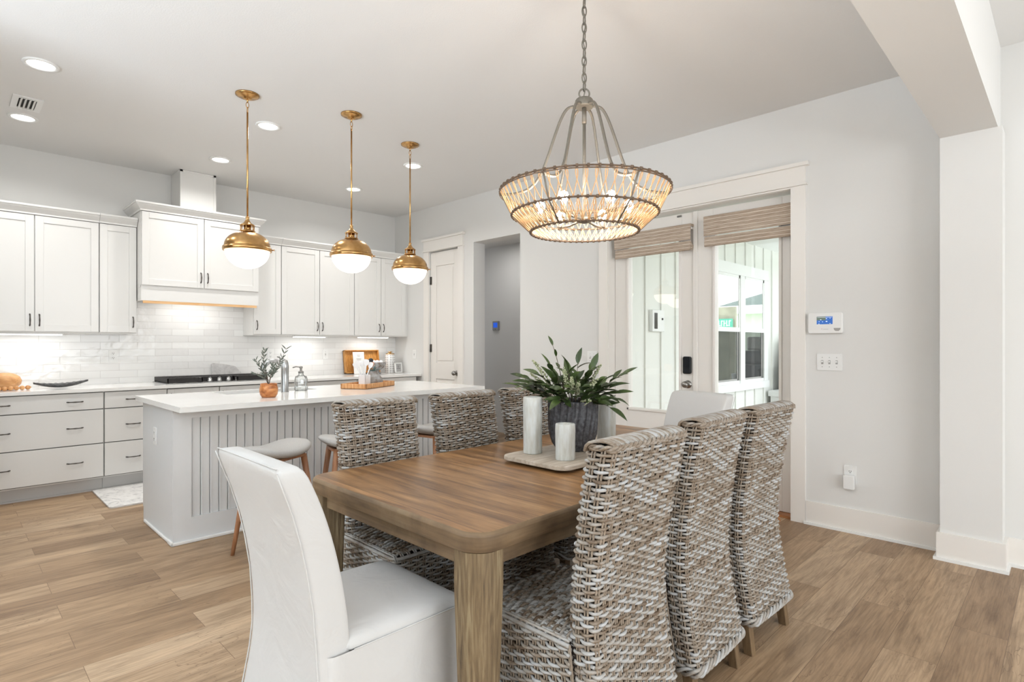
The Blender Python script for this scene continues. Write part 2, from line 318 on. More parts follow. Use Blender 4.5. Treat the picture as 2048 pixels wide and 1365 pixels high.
M['stonevase'] = m_noise2('weathered_stone', [(0.35, S((120, 100, 84))), (0.5, S((150, 148, 146))), (0.7, S((176, 176, 176)))], 22, 0.8)
M['marble'] = m_noise2('pale_marble', [(0.3, S((190, 188, 186))), (0.5, S((214, 212, 210))), (0.7, S((226, 225, 223)))], 10, 0.4, (1, 1, 1), 0.1, 6, 2.0)
M['leaf'] = m_noise2('dark_green_leaf', [(0.3, S((38, 52, 28))), (0.55, S((62, 80, 38))), (0.8, S((104, 124, 60)))], 9, 0.4, (1, 1, 1), 0.1)
M['bud'] = m_noise2('pale_buds', [(0.35, S((128, 142, 96))), (0.6, S((196, 196, 166)))], 60, 0.7)
M['olive'] = m_noise2('sage_olive_leaf', [(0.3, S((58, 66, 58))), (0.6, S((104, 112, 100))), (0.8, S((140, 144, 130)))], 12, 0.5)
M['bark'] = m_noise2('twig_bark', [(0.35, S((78, 66, 56))), (0.7, S((124, 112, 98)))], 40, 0.8)
M['soil'] = m_noise2('dark_soil', [(0.35, S((40, 32, 26))), (0.7, S((74, 60, 48)))], 60, 0.9)
M['rug'] = m_noise2('faded_rug', [(0.33, S((178, 176, 176))), (0.44, S((222, 220, 217))), (0.6, S((232, 230, 227)))], 16, 0.95, (1, 1, 1), 0.5, 8, 1.2, 0.1)
M['mat'] = m_noise2('coir_mat', [(0.36, S((150, 96, 56))), (0.6, S((196, 140, 92)))], 60, 0.95)
M['rattantray'] = wood('split_rattan', [(0.3, S((170, 112, 62))), (0.5, S((208, 152, 98))), (0.75, S((228, 190, 146)))], (0, 0, 1), 12, 10, 0.5, 0.3, 90)
M['blackwood'] = m_noise2('charred_wood_bowl', [(0.35, S((44, 44, 46))), (0.7, S((104, 104, 104)))], 24, 0.4)
M['rattan'] = paint('natural_rattan', (226, 182, 132), 0.5, var=0.12, vscale=20)
M['rattandark'] = paint('rattan_wrap', (104, 84, 66), 0.6, var=0.3, vscale=60)
M['thresh'] = wood('oak_threshold', [(0.3, S((140, 88, 50))), (0.7, S((178, 122, 78)))], (0, 1, 0), 5, 8)

def m_hex():
    m, n, l, b = newmat('hexagon_print_ceramic')
    tc = n.new('ShaderNodeTexCoord')
    v = N(n, 'ShaderNodeTexVoronoi', Scale=34.0, _feature='DISTANCE_TO_EDGE'); v.inputs['Randomness'].default_value = 0.15; l.new(tc.outputs['Object'], v.inputs['Vector'])
    r = ramp(n, [(0.0, S((240, 240, 238))), (0.12, S((240, 240, 238))), (0.16, S((186, 184, 182))), (1.0, S((206, 204, 202)))]); l.new(v.outputs['Distance'], r.inputs['Fac'])
    l.new(r.outputs['Color'], b.inputs['Base Color']); b.inputs['Roughness'].default_value = 0.25
    return m
M['hex'] = m_hex()
M['screenblue'] = emis('blue_display', S((40, 84, 150)), 0.9)
M['screenteal'] = emis('olive_display_band', S((84, 98, 88)), 0.7)
M['screenthermo'] = emis('thermostat_blue', S((24, 78, 190)), 0.8)
M['icon'] = emis('display_icons', (0.8, 0.85, 0.9), 0.9)
M['red'] = paint('red_dot', (190, 60, 50), 0.5)
M['thermgrey'] = paint('thermostat_case', (150, 150, 150), 0.5)
M['fridge'] = paint('fridge_steel', (176, 186, 194), 0.22, metal=0.9)
M['paper'] = paint('white_paper', (238, 237, 234), 0.8)
M['greyprint'] = paint('grey_print', (176, 174, 172), 0.8)
M['flower'] = paint('dried_orange_bloom', (206, 140, 104), 0.8)
M['darkbud'] = paint('dark_seed_head', (42, 46, 50), 0.7)
M['bluegreen'] = paint('dusty_blue_leaf', (84, 108, 108), 0.7)

# ------------------------------------------------------------------ mesh builder
class MB:
    def __init__(s): s.v = []; s.f = []; s.mi = []; s.sm = []
    def add(s, vs, fs, mi=0, smooth=False):
        o = len(s.v); s.v.extend([tuple(map(float, p)) for p in vs])
        for f in fs: s.f.append(tuple(o + i for i in f)); s.mi.append(mi); s.sm.append(smooth)
        return s
    def box(s, x0, x1, y0, y1, z0, z1, mi=0, R=None):
        vs = [(x, y, z) for z in (z0, z1) for y in (y0, y1) for x in (x0, x1)]
        if R is not None: vs = [tuple(R @ Vector(p)) for p in vs]
        return s.add(vs, [(0, 2, 3, 1), (4, 5, 7, 6), (0, 1, 5, 4), (2, 6, 7, 3), (0, 4, 6, 2), (1, 3, 7, 5)], mi)
    def tube(s, pts, r, n=6, closed=False, mi=0, flat=None):
        P = np.array(pts, float); k = len(P)
        R = np.full(k, r) if np.isscalar(r) else np.array(r, float)
        if closed: T = np.roll(P, -1, 0) - np.roll(P, 1, 0)
        else:
            T = np.empty_like(P); T[1:-1] = P[2:] - P[:-2]; T[0] = P[1] - P[0]; T[-1] = P[-1] - P[-2]
        T /= np.maximum(np.linalg.norm(T, axis=1, keepdims=True), 1e-9)
        up = np.array([0, 0, 1.0]) if abs(T[0][2]) < 0.9 else np.array([1.0, 0, 0])
        a = np.cross(T[0], up); a /= np.linalg.norm(a); A = [a]
        for i in range(1, k):
            a = A[-1] - T[i] * np.dot(A[-1], T[i]); a /= max(np.linalg.norm(a), 1e-9); A.append(a)
        A = np.array(A); B = np.cross(T, A)
        th = np.arange(n) * 2 * PI / n
        V = P[:, None, :] + R[:, None, None] * (A[:, None, :] * np.cos(th)[None, :, None] + B[:, None, :] * np.sin(th)[None, :, None])
        fs = []
        K = k if closed else k - 1
        for i in range(K):
            j = (i + 1) % k
            for q in range(n):
                q2 = (q + 1) % n; fs.append((i * n + q, i * n + q2, j * n + q2, j * n + q))
        if not closed: fs.append(tuple(range(n - 1, -1, -1))); fs.append(tuple((k - 1) * n + q for q in range(n)))
        return s.add(V.reshape(-1, 3), fs, mi, True)
    def lathe(s, prof, c=(0, 0, 0), n=32, mi=0, smooth=True, wav=None, cap0=True, cap1=True):
        vs = []; k = len(prof)
        for j, (r, z) in enumerate(prof):
            for q in range(n):
                a = 2 * PI * q / n; rr = r * (wav(a, z) if wav else 1)
                vs.append((c[0] + rr * math.cos(a), c[1] + rr * math.sin(a), c[2] + z))
        fs = [(i * n + q, i * n + (q + 1) % n, (i + 1) * n + (q + 1) % n, (i + 1) * n + q) for i in range(k - 1) for q in range(n)]
        s.add(vs, fs, mi, smooth)
        o = len(s.v) - k * n
        if cap0 and prof[0][0] > 1e-4: s.f.append(tuple(o + q for q in range(n - 1, -1, -1))); s.mi.append(mi); s.sm.append(False)
        if cap1 and prof[-1][0] > 1e-4: s.f.append(tuple(o + (k - 1) * n + q for q in range(n))); s.mi.append(mi); s.sm.append(False)
        return s
    def loft(s, loops, mi=0, smooth=True, cap=True, closed=True):
        k = len(loops); n = len(loops[0]); vs = [p for L in loops for p in L]
        Q = n if closed else n - 1
        fs = [(i * n + q, i * n + (q + 1) % n, (i + 1) * n + (q + 1) % n, (i + 1) * n + q) for i in range(k - 1) for q in range(Q)]
        if cap and closed: fs.append(tuple(range(n - 1, -1, -1))); fs.append(tuple((k - 1) * n + q for q in range(n)))
        return s.add(vs, fs, mi, smooth)
    def prism(s, poly, z0, z1, mi=0, f=lambda x, y, z: (x, y, z), smooth=False):
        n = len(poly); vs = [f(x, y, z0) for x, y in poly] + [f(x, y, z1) for x, y in poly]
        return s.add(vs, [tuple(range(n - 1, -1, -1)), tuple(range(n, 2 * n))] + [(i, (i + 1) % n, n + (i + 1) % n, n + i) for i in range(n)], mi, smooth)
    def sphere(s, c, r, mi=0, n=12, m=8, sx=1, sy=1, sz=1):
        return s.lathe([(max(1e-5, r * math.sin(PI * i / m)) * 1.0, -r * sz * math.cos(PI * i / m)) for i in range(m + 1)], c, n, mi, True, None, False, False)
    def xf(s, Mx, start=0):
        for i in range(start, len(s.v)): s.v[i] = tuple(Mx @ Vector(s.v[i]))
        return s

def smooth2(p, m=5):
    q = [p[0]] + list(p) + [p[-1]]; out = []
    for i in range(1, len(q) - 2):
        for k in range(m):
            t_ = k / m; a = [np.array(q[j]) for j in (i - 1, i, i + 1, i + 2)]
            out.append(tuple(0.5 * ((2 * a[1]) + (a[2] - a[0]) * t_ + (2 * a[0] - 5 * a[1] + 4 * a[2] - a[3]) * t_ ** 2 + (3 * a[1] - a[0] - 3 * a[2] + a[3]) * t_ ** 3)))
    return out + [tuple(p[-1])]
def rrect(x0, x1, y0, y1, r, seg=5):
    out = []
    for cx, cy, a0 in ((x1 - r, y1 - r, 0), (x0 + r, y1 - r, 90), (x0 + r, y0 + r, 180), (x1 - r, y0 + r, 270)):
        for i in range(seg + 1):
            a = math.radians(a0 + 90 * i / seg); out.append((cx + r * math.cos(a), cy + r * math.sin(a)))
    return out

LOC = {}
def finish(o, bev=0.0, seg=2, sub=0, ang=35):
    if bev:
        b = o.modifiers.new('bevel', 'BEVEL'); b.width = bev; b.segments = seg; b.limit_method = 'ANGLE'; b.angle_limit = math.radians(ang)
    if sub:
        b = o.modifiers.new('subsurf', 'SUBSURF'); b.levels = sub; b.render_levels = sub
def obj(name, mb, mats, parent=None, bev=0.0, seg=2, sub=0, loc=None):
    """link one mesh; vertices are given in world coordinates of the thing's rest position"""
    if isinstance(mats, str): mats = [mats]
    off = LOC.get(parent.name, (0, 0, 0)) if parent else (loc or (0, 0, 0))
    me = bpy.data.meshes.new(name)
    vs = [(a - off[0], b - off[1], c - off[2]) for a, b, c in mb.v] if any(off) else mb.v
    me.from_pydata(vs, [], mb.f); me.update()
    for k in mats: me.materials.append(M[k])
    me.polygons.foreach_set('material_index', mb.mi); me.polygons.foreach_set('use_smooth', mb.sm)
    o = bpy.data.objects.new(name, me); C.objects.link(o)
    if parent: o.parent = parent; LOC[o.name] = off
    else: o.location = off; LOC[o.name] = off
    finish(o, bev, seg, sub)
    return o
def tag(o, label, cat, group=None, kind=None):
    o['label'] = label; o['category'] = cat
    if group: o['group'] = group
    if kind: o['kind'] = kind
    return o
def thing(name, label, cat, loc=(0, 0, 0), group=None):
    o = bpy.data.objects.new(name, None); C.objects.link(o); o.location = loc; o.empty_display_size = 0.1
    LOC[o.name] = tuple(loc)
    return tag(o, label, cat, group)
def struct(name, mb, mats, label, cat, parent=None, bev=0.0):
    o = obj(name, mb, mats, parent, bev)
    if not parent: o['kind'] = 'structure'; o['label'] = label; o['category'] = cat
    return o
def dup(root, loc, rz=0.0, label=None, group=None):
    r = root.copy(); C.objects.link(r); r.location = loc; r.rotation_euler = (0, 0, rz)
    if label: r['label'] = label
    if group: r['group'] = group
    for ch in list(root.children):
        c = ch.copy(); C.objects.link(c); c.parent = r
        for g in list(ch.children):
            d = g.copy(); C.objects.link(d); d.parent = c
    return r
def B(*a): return MB().box(*a)

# ================================================================== SETTING
XW = 4.42; YB = 6.68; ZC = 3.06; XL = -0.65
struct('floor', B(-3.5, 6.0, -4.6, 7.0, -0.06, 0.0), 'floor', 'oak-look plank floor running through kitchen and dining area', 'floor')
struct('ceiling', B(-3.5, 5.9, -4.6, 7.0, ZC, ZC + 0.12), 'ceiling', 'flat white textured ceiling over the whole room', 'ceiling')
struct('wall_north', B(-3.5, 4.6, YB, YB + 0.14, 0, ZC), 'wall', 'white painted wall behind the kitchen cabinets', 'wall')
w = MB()
def wallx(mb, y0, y1, z0, z1, x0=XW, x1=XW + 0.18): mb.box(x0, x1, y0, y1, z0, z1)
wallx(w, -4.6, 1.475, 0, ZC); wallx(w, 3.107, 4.265, 0, ZC); wallx(w, 5.029, 5.299, 0, ZC); wallx(w, 5.899, YB + 0.14, 0, ZC)
wallx(w, 1.475, 3.107, 2.45, ZC); wallx(w, 4.265, 5.029, 2.508, ZC); wallx(w, 5.299, 5.899, 2.49, ZC)
struct('wall_east', w, 'wall', 'white wall with french doors, hall opening and pantry door', 'wall')
struct('wall_partition', B(XL - 0.14, XL, 3.9, YB, 0, ZC), 'wall', 'white wall at the left end of the kitchen', 'wall')
# living room shell behind the camera, with its window openings
w = MB(); w.box(-3.6, -1.6, -4.6, -4.46, 0, ZC); w.box(3.6, 4.6, -4.6, -4.46, 0, ZC); w.box(-1.6, 3.6, -4.6, -4.46, 0, 0.4); w.box(-1.6, 3.6, -4.6, -4.46, 2.7, ZC)
struct('wall_south', w, 'wall', 'living room wall behind the camera with a wide window opening', 'wall')
w = MB(); w.box(-3.6, -3.46, -4.6, -2.1, 0, ZC); w.box(-3.6, -3.46, 3.5, 7.0, 0, ZC); w.box(-3.6, -3.46, -2.1, 3.5, 0, 0.4); w.box(-3.6, -3.46, -2.1, 3.5, 2.7, ZC)
struct('wall_west', w, 'wall', 'living room side wall with a wide window opening', 'wall')
struct('sky_block_south', B(-1.6, 3.6, -4.50, -4.49, 0.4, 2.7), 'paper', 'added opaque white panel blocking sky light at the wide window behind the camera', 'window')  # unseen panel, added to keep the bright sky out of the room
struct('sky_block_west', B(-3.52, -3.51, -2.1, 3.5, 0.4, 2.7), 'paper', 'added opaque white panel blocking sky light at the living room side window', 'window')  # same added blocker for the side opening
# pilaster and dropped beam at right
struct('wall_pilaster', B(4.25, XW, 0.285, 0.572, 0, 2.546), 'wall', 'shallow white pilaster under the dropped beam at right', 'pilaster')
struct('ceiling_beam', B(-3.46, XW, 0.305, 0.572, 2.546, ZC), 'wall', 'dropped white beam crossing the ceiling at right', 'beam')
# hall beyond the opening
w = MB(); w.box(5.8, 5.9, 3.46, 6.95, 0, 2.75); w.box(4.6, 5.9, 6.95, 7.05, 0, 2.8); w.box(4.6, 5.9, 3.36, 3.46, 0, 2.8); w.box(4.6,5.8,3.46,6.95,2.75,2.8); w.box(4.6, 5.9, 3.36, 7.05, 2.8, 2.9)
struct('wall_hall', w, 'hallwall', 'dim grey hallway wall seen through the opening', 'wall')

def base_run(mb, x0, x1, y0, y1, sh):  # board with its shoe, box plan (x0..x1, y0..y1)
    mb.box(x0, x1, y0, y1, 0, 0.165)
mb = MB(); mb.box(XW - 0.016, XW, 0.572, 1.375, 0.0, 0.165); mb.box(XW - 0.030, XW, 0.588, 1.385, 0, 0.018, 1)
struct('baseboard_east', mb, ['trim', 'trimwhite'], 'tall cream baseboard right of the french doors', 'baseboard')
mb = MB(); mb.box(4.234, 4.25, 0.269, 0.588, 0, 0.165); mb.box(4.25, XW, 0.572, 0.588, 0, 0.165); mb.box(4.25, XW, 0.269, 0.285, 0, 0.165)
mb.box(4.220, 4.235, 0.255, 0.602, 0, 0.018, 1); mb.box(4.235, XW, 0.588, 0.602, 0, 0.018, 1); mb.box(4.235, XW, 0.255, 0.269, 0, 0.018, 1)
struct('baseboard_pilaster', mb, ['trim', 'trimwhite'], 'cream baseboard wrapping the pilaster', 'baseboard')
mb = MB(); mb.box(XW - 0.016, XW, -4.4, 0.269, 0.0, 0.165); mb.box(XW - 0.030, XW, -4.4, 0.255, 0, 0.018, 1)
struct('baseboard_living', mb, ['trim', 'trimwhite'], 'cream baseboard right of the pilaster', 'baseboard')
mb = MB(); mb.box(XW - 0.016, XW, 3.205, 4.262, 0.0, 0.165); mb.box(XW - 0.016, XW, 5.03, 5.238, 0, 0.165)
struct('baseboard_hall', mb, ['trim'], 'cream baseboard between the french doors and the hall opening', 'baseboard')

# french door casing
mb = MB(); X1 = XW
mb.box(X1 - 0.02, X1, 1.377, 1.477, 0, 2.457); mb.box(X1 - 0.02, X1, 3.105, 3.205, 0, 2.457)
mb.box(X1 - 0.022, X1, 1.377, 3.205, 2.47, 2.595)          # header board
mb.box(X1 - 0.034, X1, 1.362, 3.22, 2.458, 2.472)          # fillet
mb.box(X1 - 0.045, X1, 1.352, 3.23, 2.595, 2.622)          # cap
mb.box(X1 - 0.019, X1, 1.478, 3.104, 2.446, 2.457)
mb.box(X1, X1 + 0.18, 1.475, 1.479, 0, 2.45); mb.box(X1, X1 + 0.18, 3.103, 3.107, 0, 2.45); mb.box(X1, X1 + 0.18, 1.475, 3.107, 2.444, 2.45)
struct('trim_1', mb, 'trim', 'cream casing and capped header around the french doors', 'door casing')
# pantry casing
mb = MB()
mb.box(X1 - 0.02, X1, 5.205, 5.301, 0, 2.489); mb.box(X1 - 0.02, X1, 5.897, 5.99, 0, 2.489)
mb.box(X1 - 0.022, X1, 5.205, 5.99, 2.50, 2.625); mb.box(X1 - 0.034, X1, 5.19, 6.00, 2.49, 2.503); mb.box(X1 - 0.045, X1, 5.18, 6.01, 2.625, 2.65)
struct('trim_2', mb, 'trim', 'cream casing and capped header around the pantry door', 'door casing')

# ------------------------------------------------------------------ french doors (plane x = 4.52..4.565)
def glazed_leaf(name, y0, y1, gy0, gy1, gz0, gz1, label):
    xa, xb = 4.520, 4.565
    mb = MB(); mb.box(xa, xb, y0, gy0, 0.02, 2.432); mb.box(xa, xb, gy1, y1, 0.02, 2.432); mb.box(xa, xb, gy0, gy1, 0.02, gz0); mb.box(xa, xb, gy0, gy1, gz1, 2.432)
    t = 0.022
    for (a, b_, c, d) in ((gy0, gy0 + t, gz0, gz1), (gy1 - t, gy1, gz0, gz1), (gy0, gy1, gz0, gz0 + t), (gy0, gy1, gz1 - t, gz1)):
        mb.box(xa - 0.012, xb + 0.012, a, b_, c, d)
    o = struct(name, mb, 'trim', label, 'door', bev=0.003)
    g = MB(); g.box(4.540, 4.544, gy0 + 0.01, gy1 - 0.01, gz0 + 0.01, gz1 - 0.01); obj('glass_pane', g, 'pane', o)
    return o
d1 = glazed_leaf('door_1', 2.300, 3.100, 2.424 - 0.012, 2.953 + 0.012, 0.69, 2.27, 'left leaf of the glazed french doors with keypad lock')
d2 = glazed_leaf('door_2', 1.482, 2.262, 1.590 - 0.012, 2.116 + 0.012, 0.69, 2.27, 'right leaf of the glazed french doors')
astr = B(4.505, 4.56, 2.262, 2.300, 0.02, 2.432); obj('astragal', astr, 'trim', d2, bev=0.003)
# keypad lock
mb = MB(); mb.prism(rrect(-0.036, 0.036, -0.075, 0.075, 0.015), 0, 0.03, 0, lambda x, y, z: (4.519 - z, 2.352 + x, 1.12 + y))
lk = obj('keypad_lock', mb, 'black', d1, bev=0.006); 
mb = MB(); mb.tube([(4.519, 2.352, 0.955), (4.512, 2.352, 0.955)], 0.034, 20); mb.tube([(4.512, 2.352, 0.955), (4.480, 2.352, 0.955)], 0.011, 12)
st = len(mb.v); mb.lathe([(0.001, -0.02), (0.018, -0.018), (0.028, -0.006), (0.029, 0.004), (0.022, 0.014), (0.008, 0.02)], (0, 0, 0), 20); mb.xf(Matrix.Translation((4.464, 2.352, 0.955)) @ Matrix.Rotation(PI / 2, 4, 'Y'), st)
obj('door_knob', mb, 'nickel', d1)
mb = MB(); mb.box(4.508, 4.522, 2.41, 2.45, 2.405, 2.42); obj('latch', mb, 'nickel', d1)
struct('trim_3', B(4.43, 4.60, 1.479, 3.103, 0.0, 0.018), 'thresh', 'oak threshold strip under the french doors', 'threshold')

# pantry door
mb = MB(); xa, xb = 4.445, 4.485
def panel_door(mb, y0, y1, z0, z1, panels):
    ya, yb = panels[0][0], panels[0][1]
    mb.box(xa, xb, y0, ya, z0, z1); mb.box(xa, xb, yb, y1, z0, z1)
    zs = [z0] + [v for p in sorted(panels, key=lambda q: q[2]) for v in (p[2], p[3])] + [z1]
    for i in range(0, len(zs), 2): mb.box(xa, xb, ya, yb, zs[i], zs[i + 1])
    for (a, b_, c, d) in panels:
        mb.box(xa + 0.012, xb, a, b_, c, d); mb.box(xa + 0.004, xb, a + 0.035, b_ - 0.035, c + 0.035, d - 0.035)
panel_door(mb, 5.303, 5.895, 0.015, 2.478, [(5.42, 5.785, 1.06, 2.30), (5.42, 5.785, 0.22, 0.86)])
d3 = struct('door_3', mb, 'trim', 'cream two-panel pantry door beside the kitchen counter', 'door', bev=0.003)
for z in (2.12, 0.97 + 0.28, 0.3):
    h = MB(); h.tube([(4.437, 5.893, z - 0.05), (4.437, 5.893, z + 0.05)], 0.006, 8); h.box(4.438, 4.446, 5.870, 5.893, z - 0.05, z + 0.05); obj('hinge', h, 'pewter', d3)
mb = MB(); mb.tube([(4.445, 5.365, 0.945), (4.438, 5.365, 0.945)], 0.032, 20); mb.tube([(4.438, 5.365, 0.945), (4.405, 5.365, 0.945)], 0.010, 12)
st = len(mb.v); mb.lathe([(0.001, -0.022), (0.02, -0.018), (0.030, -0.004), (0.028, 0.01), (0.014, 0.02), (0.006, 0.022)], (0, 0, 0), 20); mb.xf(Matrix.Translation((4.392, 5.365, 0.945)) @ Matrix.Rotation(PI / 2, 4, 'Y'), st)
obj('door_knob', mb, 'nickel', d3)

# backsplash
mb = B(XL, XW, YB - 0.008, YB, 0.914, 1.41); mb.box(1.30, 2.40, YB - 0.008, YB, 1.41, 1.72)
struct('wall_backsplash', mb, 'tile', 'glossy white subway tile backsplash', 'backsplash')

# ================================================================== KITCHEN, back wall
YF_U = 6.36; YF_B = 6.09
def pull(a, b, out, r=0.0042):   # bow pull between a and b, standing off by vector out
    a = Vector(a); b = Vector(b); o = Vector(out); pts = []
    for i in range(13):
        t = i / 12; k = math.sin(PI * t) ** 0.35
        pts.append(tuple(a.lerp(b, t) + o * k))
    m = MB(); m.tube(pts, [r * (1.35 if i in (0, 1, 11, 12) else 1.0 + 0.35 * math.exp(-((i - 6) / 1.6) ** 2)) for i in range(13)], 8)
    return m
def shaker(x0, x1, z0, z1, yf, rail=0.058):
    mb = MB(); yb = yf + 0.02
    mb.box(x0, x0 + rail, yf, yb, z0, z1); mb.box(x1 - rail, x1, yf, yb, z0, z1)
    mb.box(x0 + rail, x1 - rail, yf, yb, z0, z0 + rail); mb.box(x0 + rail, x1 - rail, yf, yb, z1 - rail, z1)
    mb.box(x0 + rail, x1 - rail, yf + 0.008, yb, z0 + rail, z1 - rail)
    return mb
CROWN = [(0, 0), (0.010, 0.0), (0.012, 0.014), (0.026, 0.030), (0.044, 0.050), (0.050, 0.062), (0.056, 0.064), (0.056, 0.080), (0, 0.080)]
def crown(x0, x1, yf, yb, z, left=False, right=False):
    mb = MB(); pts = CROWN; n = len(pts); L = []
    L0 = []
    if left: L0.append([(x0 - d, yb, z + h) for d, h in pts])
    L0.append([(x0 - (d if left else 0), yf - d, z + h) for d, h in pts])
    L0.append([(x1 + (d if right else 0), yf - d, z + h) for d, h in pts])
    if right: L0.append([(x1 + d, yb, z + h) for d, h in pts])
    mb.loft(L0, 0, False)
    mb.box(x0, x1, yf, yb, z + 0.06, z + 0.079)
    return mb
def upper(x0, x1, z0, z1, yf, splits, handles, label, crown_lr=(False, False), yb=YB - 0.002):
    t = thing('upper_cabinet', label, 'cabinet', (x0, yb, z0), 'white upper cabinets')
    obj('body', B(x0, x1, yf + 0.024, yb, z0, z1), 'cab', t)
    g = 0.0035
    for i in range(len(splits) - 1):
        a, b_ = splits[i] + g, splits[i + 1] - g
        d = obj('door', shaker(a, b_, z0 + 0.012, z1 - 0.004, yf + 0.002), 'cab', t, bev=0.0015)
        hx = b_ - 0.028 if handles[i] == 'r' else a + 0.028
        obj('handle', pull((hx, yf + 0.004, z0 + 0.06), (hx, yf + 0.004, z0 + 0.16), (0, -0.028, 0)), 'pewter', d)
    obj('crown', crown(x0, x1, yf + 0.006, yb, z1, *crown_lr), 'cab', t)
    return t
UZ0, UZ1 = 1.40, 2.42
upper(0.10, 1.013, UZ0, UZ1, YF_U, [0.10, 0.557, 1.013], ['r', 'l'], 'white two-door upper cabinet at the left edge of the photo')
upper(1.015, 1.308, UZ0, UZ1, YF_U, [1.015, 1.308], ['r'], 'narrow single-door white upper cabinet left of the range hood cabinet')
upper(-0.60, 0.098, UZ0, UZ1, YF_U, [-0.60, -0.25, 0.098], ['r', 'l'], 'white two-door upper cabinet in the far left corner')
upper(2.397, 2.700, UZ0, UZ1, YF_U, [2.397, 2.700], ['l'], 'narrow single-door white upper cabinet right of the range hood cabinet')
upper(2.702, 3.616, UZ0, UZ1, YF_U, [2.702, 3.160, 3.616], ['r', 'l'], 'white two-door upper cabinet behind the middle brass pendant')
t = upper(3.618, 4.385, UZ0, UZ1, YF_U, [3.618, 4.000, 4.385], ['r', 'l'], 'white two-door upper cabinet next to the pantry wall')
obj('filler_strip', B(4.385, XW - 0.001, YF_U + 0.02, YB - 0.002, UZ0, UZ1), 'cab', t)
# hood cabinet
HX0, HX1, HY = 1.312, 2.392, 6.20
t = thing('range_hood_cabinet', 'taller projecting white hood cabinet above the gas cooktop', 'range hood', (1.85, YB, 1.70))
mb = B(HX0, HX1, HY + 0.024, YB - 0.002, 1.84, 2.56); mb.box(HX0, HX1, HY + 0.02, HY + 0.04, 1.715, 1.861); mb.box(HX0 + 0.001, HX0 + 0.018, HY + 0.041, YB - 0.01, 1.716, 1.839); mb.box(HX1 - 0.018, HX1 - 0.001, HY + 0.041, YB - 0.01, 1.716, 1.839)
obj('body', mb, 'cab', t)
for a, b_, hh in ((HX0 + 0.004, 1.849, 'r'), (1.855, HX1 - 0.004, 'l')):
    d = obj('door', shaker(a, b_, 1.862, 2.556, HY + 0.002), 'cab', t, bev=0.0015)
    hx = b_ - 0.028 if hh == 'r' else a + 0.028
    obj('handle', pull((hx, HY + 0.004, 1.915), (hx, HY + 0.004, 2.015), (0, -0.028, 0)), 'pewter', d)
obj('crown', crown(HX0, HX1, HY + 0.006, YB - 0.002, 2.56, True, True), 'cab', t)
obj('wood_lip', B(HX0 + 0.018, HX1 - 0.018, HY + 0.022, HY + 0.042, 1.690, 1.715), 'lightwood', t)['label'] = 'unpainted pale wood lip'
area('hood_fill', ((HX0 + HX1) / 2, 6.42, 1.795), (0, 0, 0), 0.5, 0.12, 2.2, (1, 0.975, 0.94))  # added fill under the hood, brightens the tiles
obj('hood_liner', B(HX0 + 0.02, HX1 - 0.02, HY + 0.05, YB - 0.01, 1.81, 1.838), 'steel', t)
mb = B(1.676, 2.011, 6.36, YB - 0.002, 2.64, ZC - 0.002)
for a, b_ in ((1.676, 1.700), (1.987, 2.011)): mb.box(a, b_, 6.354, 6.362, 2.64, ZC - 0.002)
mb.box(1.676, 2.011, 6.354, 6.362, ZC - 0.02, ZC - 0.002)
tag(obj('duct_chase', mb, 'cab', loc=(1.84, YB, 2.64)), 'white boxed duct chase rising from hood cabinet to ceiling', 'duct cover')
# under-cabinet strips
for x0, x1, lb in ((0.30, 0.75, 'lit under-cabinet light below the left upper cabinets'), (2.88, 3.25, 'lit under-cabinet light above the wall outlet'), (3.72, 4.13, 'lit under-cabinet light above the leaning bamboo tray')):
    t = thing('under_cabinet_light', lb, 'light', ((x0 + x1) / 2, 6.44, 1.40), 'under-cabinet lights')
    obj('housing', B(x0 - 0.01, x1 + 0.01, 6.395, 6.47, 1.388, 1.399), 'white', t)
    obj('diffuser', B(x0, x1, 6.40, 6.465, 1.379, 1.388), 'strip', t)
    area('under_cabinet_glow', ((x0 + x1) / 2, 6.50, 1.372), (0, 0, 0), x1 - x0, 0.06, 0.8, (1, 0.98, 0.95))

# base cabinets
def drawer(t, x0, x1, z0, z1, hs):
    g = 0.004
    d = obj('drawer', B(x0 + g, x1 - g, YF_B, YF_B + 0.02, z0 + g, z1 - g), 'cab', t, bev=0.0015)
    for hx, hw in hs:
        zc = (z0 + z1) / 2
        obj('handle', pull((hx - hw, YF_B + 0.002, zc), (hx + hw, YF_B + 0.002, zc), (0, -0.028, 0)), 'pewter', d)
def basecab(x0, x1, label):
    t = thing('base_cabinet', label, 'cabinet', (x0, YB, 0), 'white base cabinets')
    obj('body', B(x0, x1, YF_B + 0.022, YB - 0.01, 0.115, 0.884), ['cab'], t)
    obj('face_gap', B(x0 + 0.002, x1 - 0.002, YF_B + 0.019, YF_B + 0.024, 0.125, 0.878), 'gapdark', t)
    mb = B(x0, x1, YF_B + 0.08, YF_B + 0.10, 0.0, 0.115); mb.box(x0, x1, YF_B + 0.068, YF_B + 0.08, 0, 0.015)
    obj('toe_kick', mb, 'toe', t)
    return t
t = basecab(0.10, 1.004, 'wide white three-drawer base cabinet left of the island')
for z0, z1 in ((0.129, 0.426), (0.426, 0.728), (0.728, 0.878)): drawer(t, 0.10, 1.004, z0, z1, [(0.325, 0.055), (0.80, 0.055)])
t = basecab(1.006, 1.495, 'narrow white three-drawer base cabinet beside the cooktop cabinet')
for z0, z1 in ((0.129, 0.426), (0.426, 0.728), (0.728, 0.878)): drawer(t, 1.006, 1.495, z0, z1, [(1.225, 0.055)])
t = basecab(-0.64, 0.098, 'white base cabinet in the far left kitchen corner')
for z0, z1 in ((0.129, 0.426), (0.426, 0.728), (0.728, 0.878)): drawer(t, -0.64, 0.098, z0, z1, [(-0.25, 0.055)])
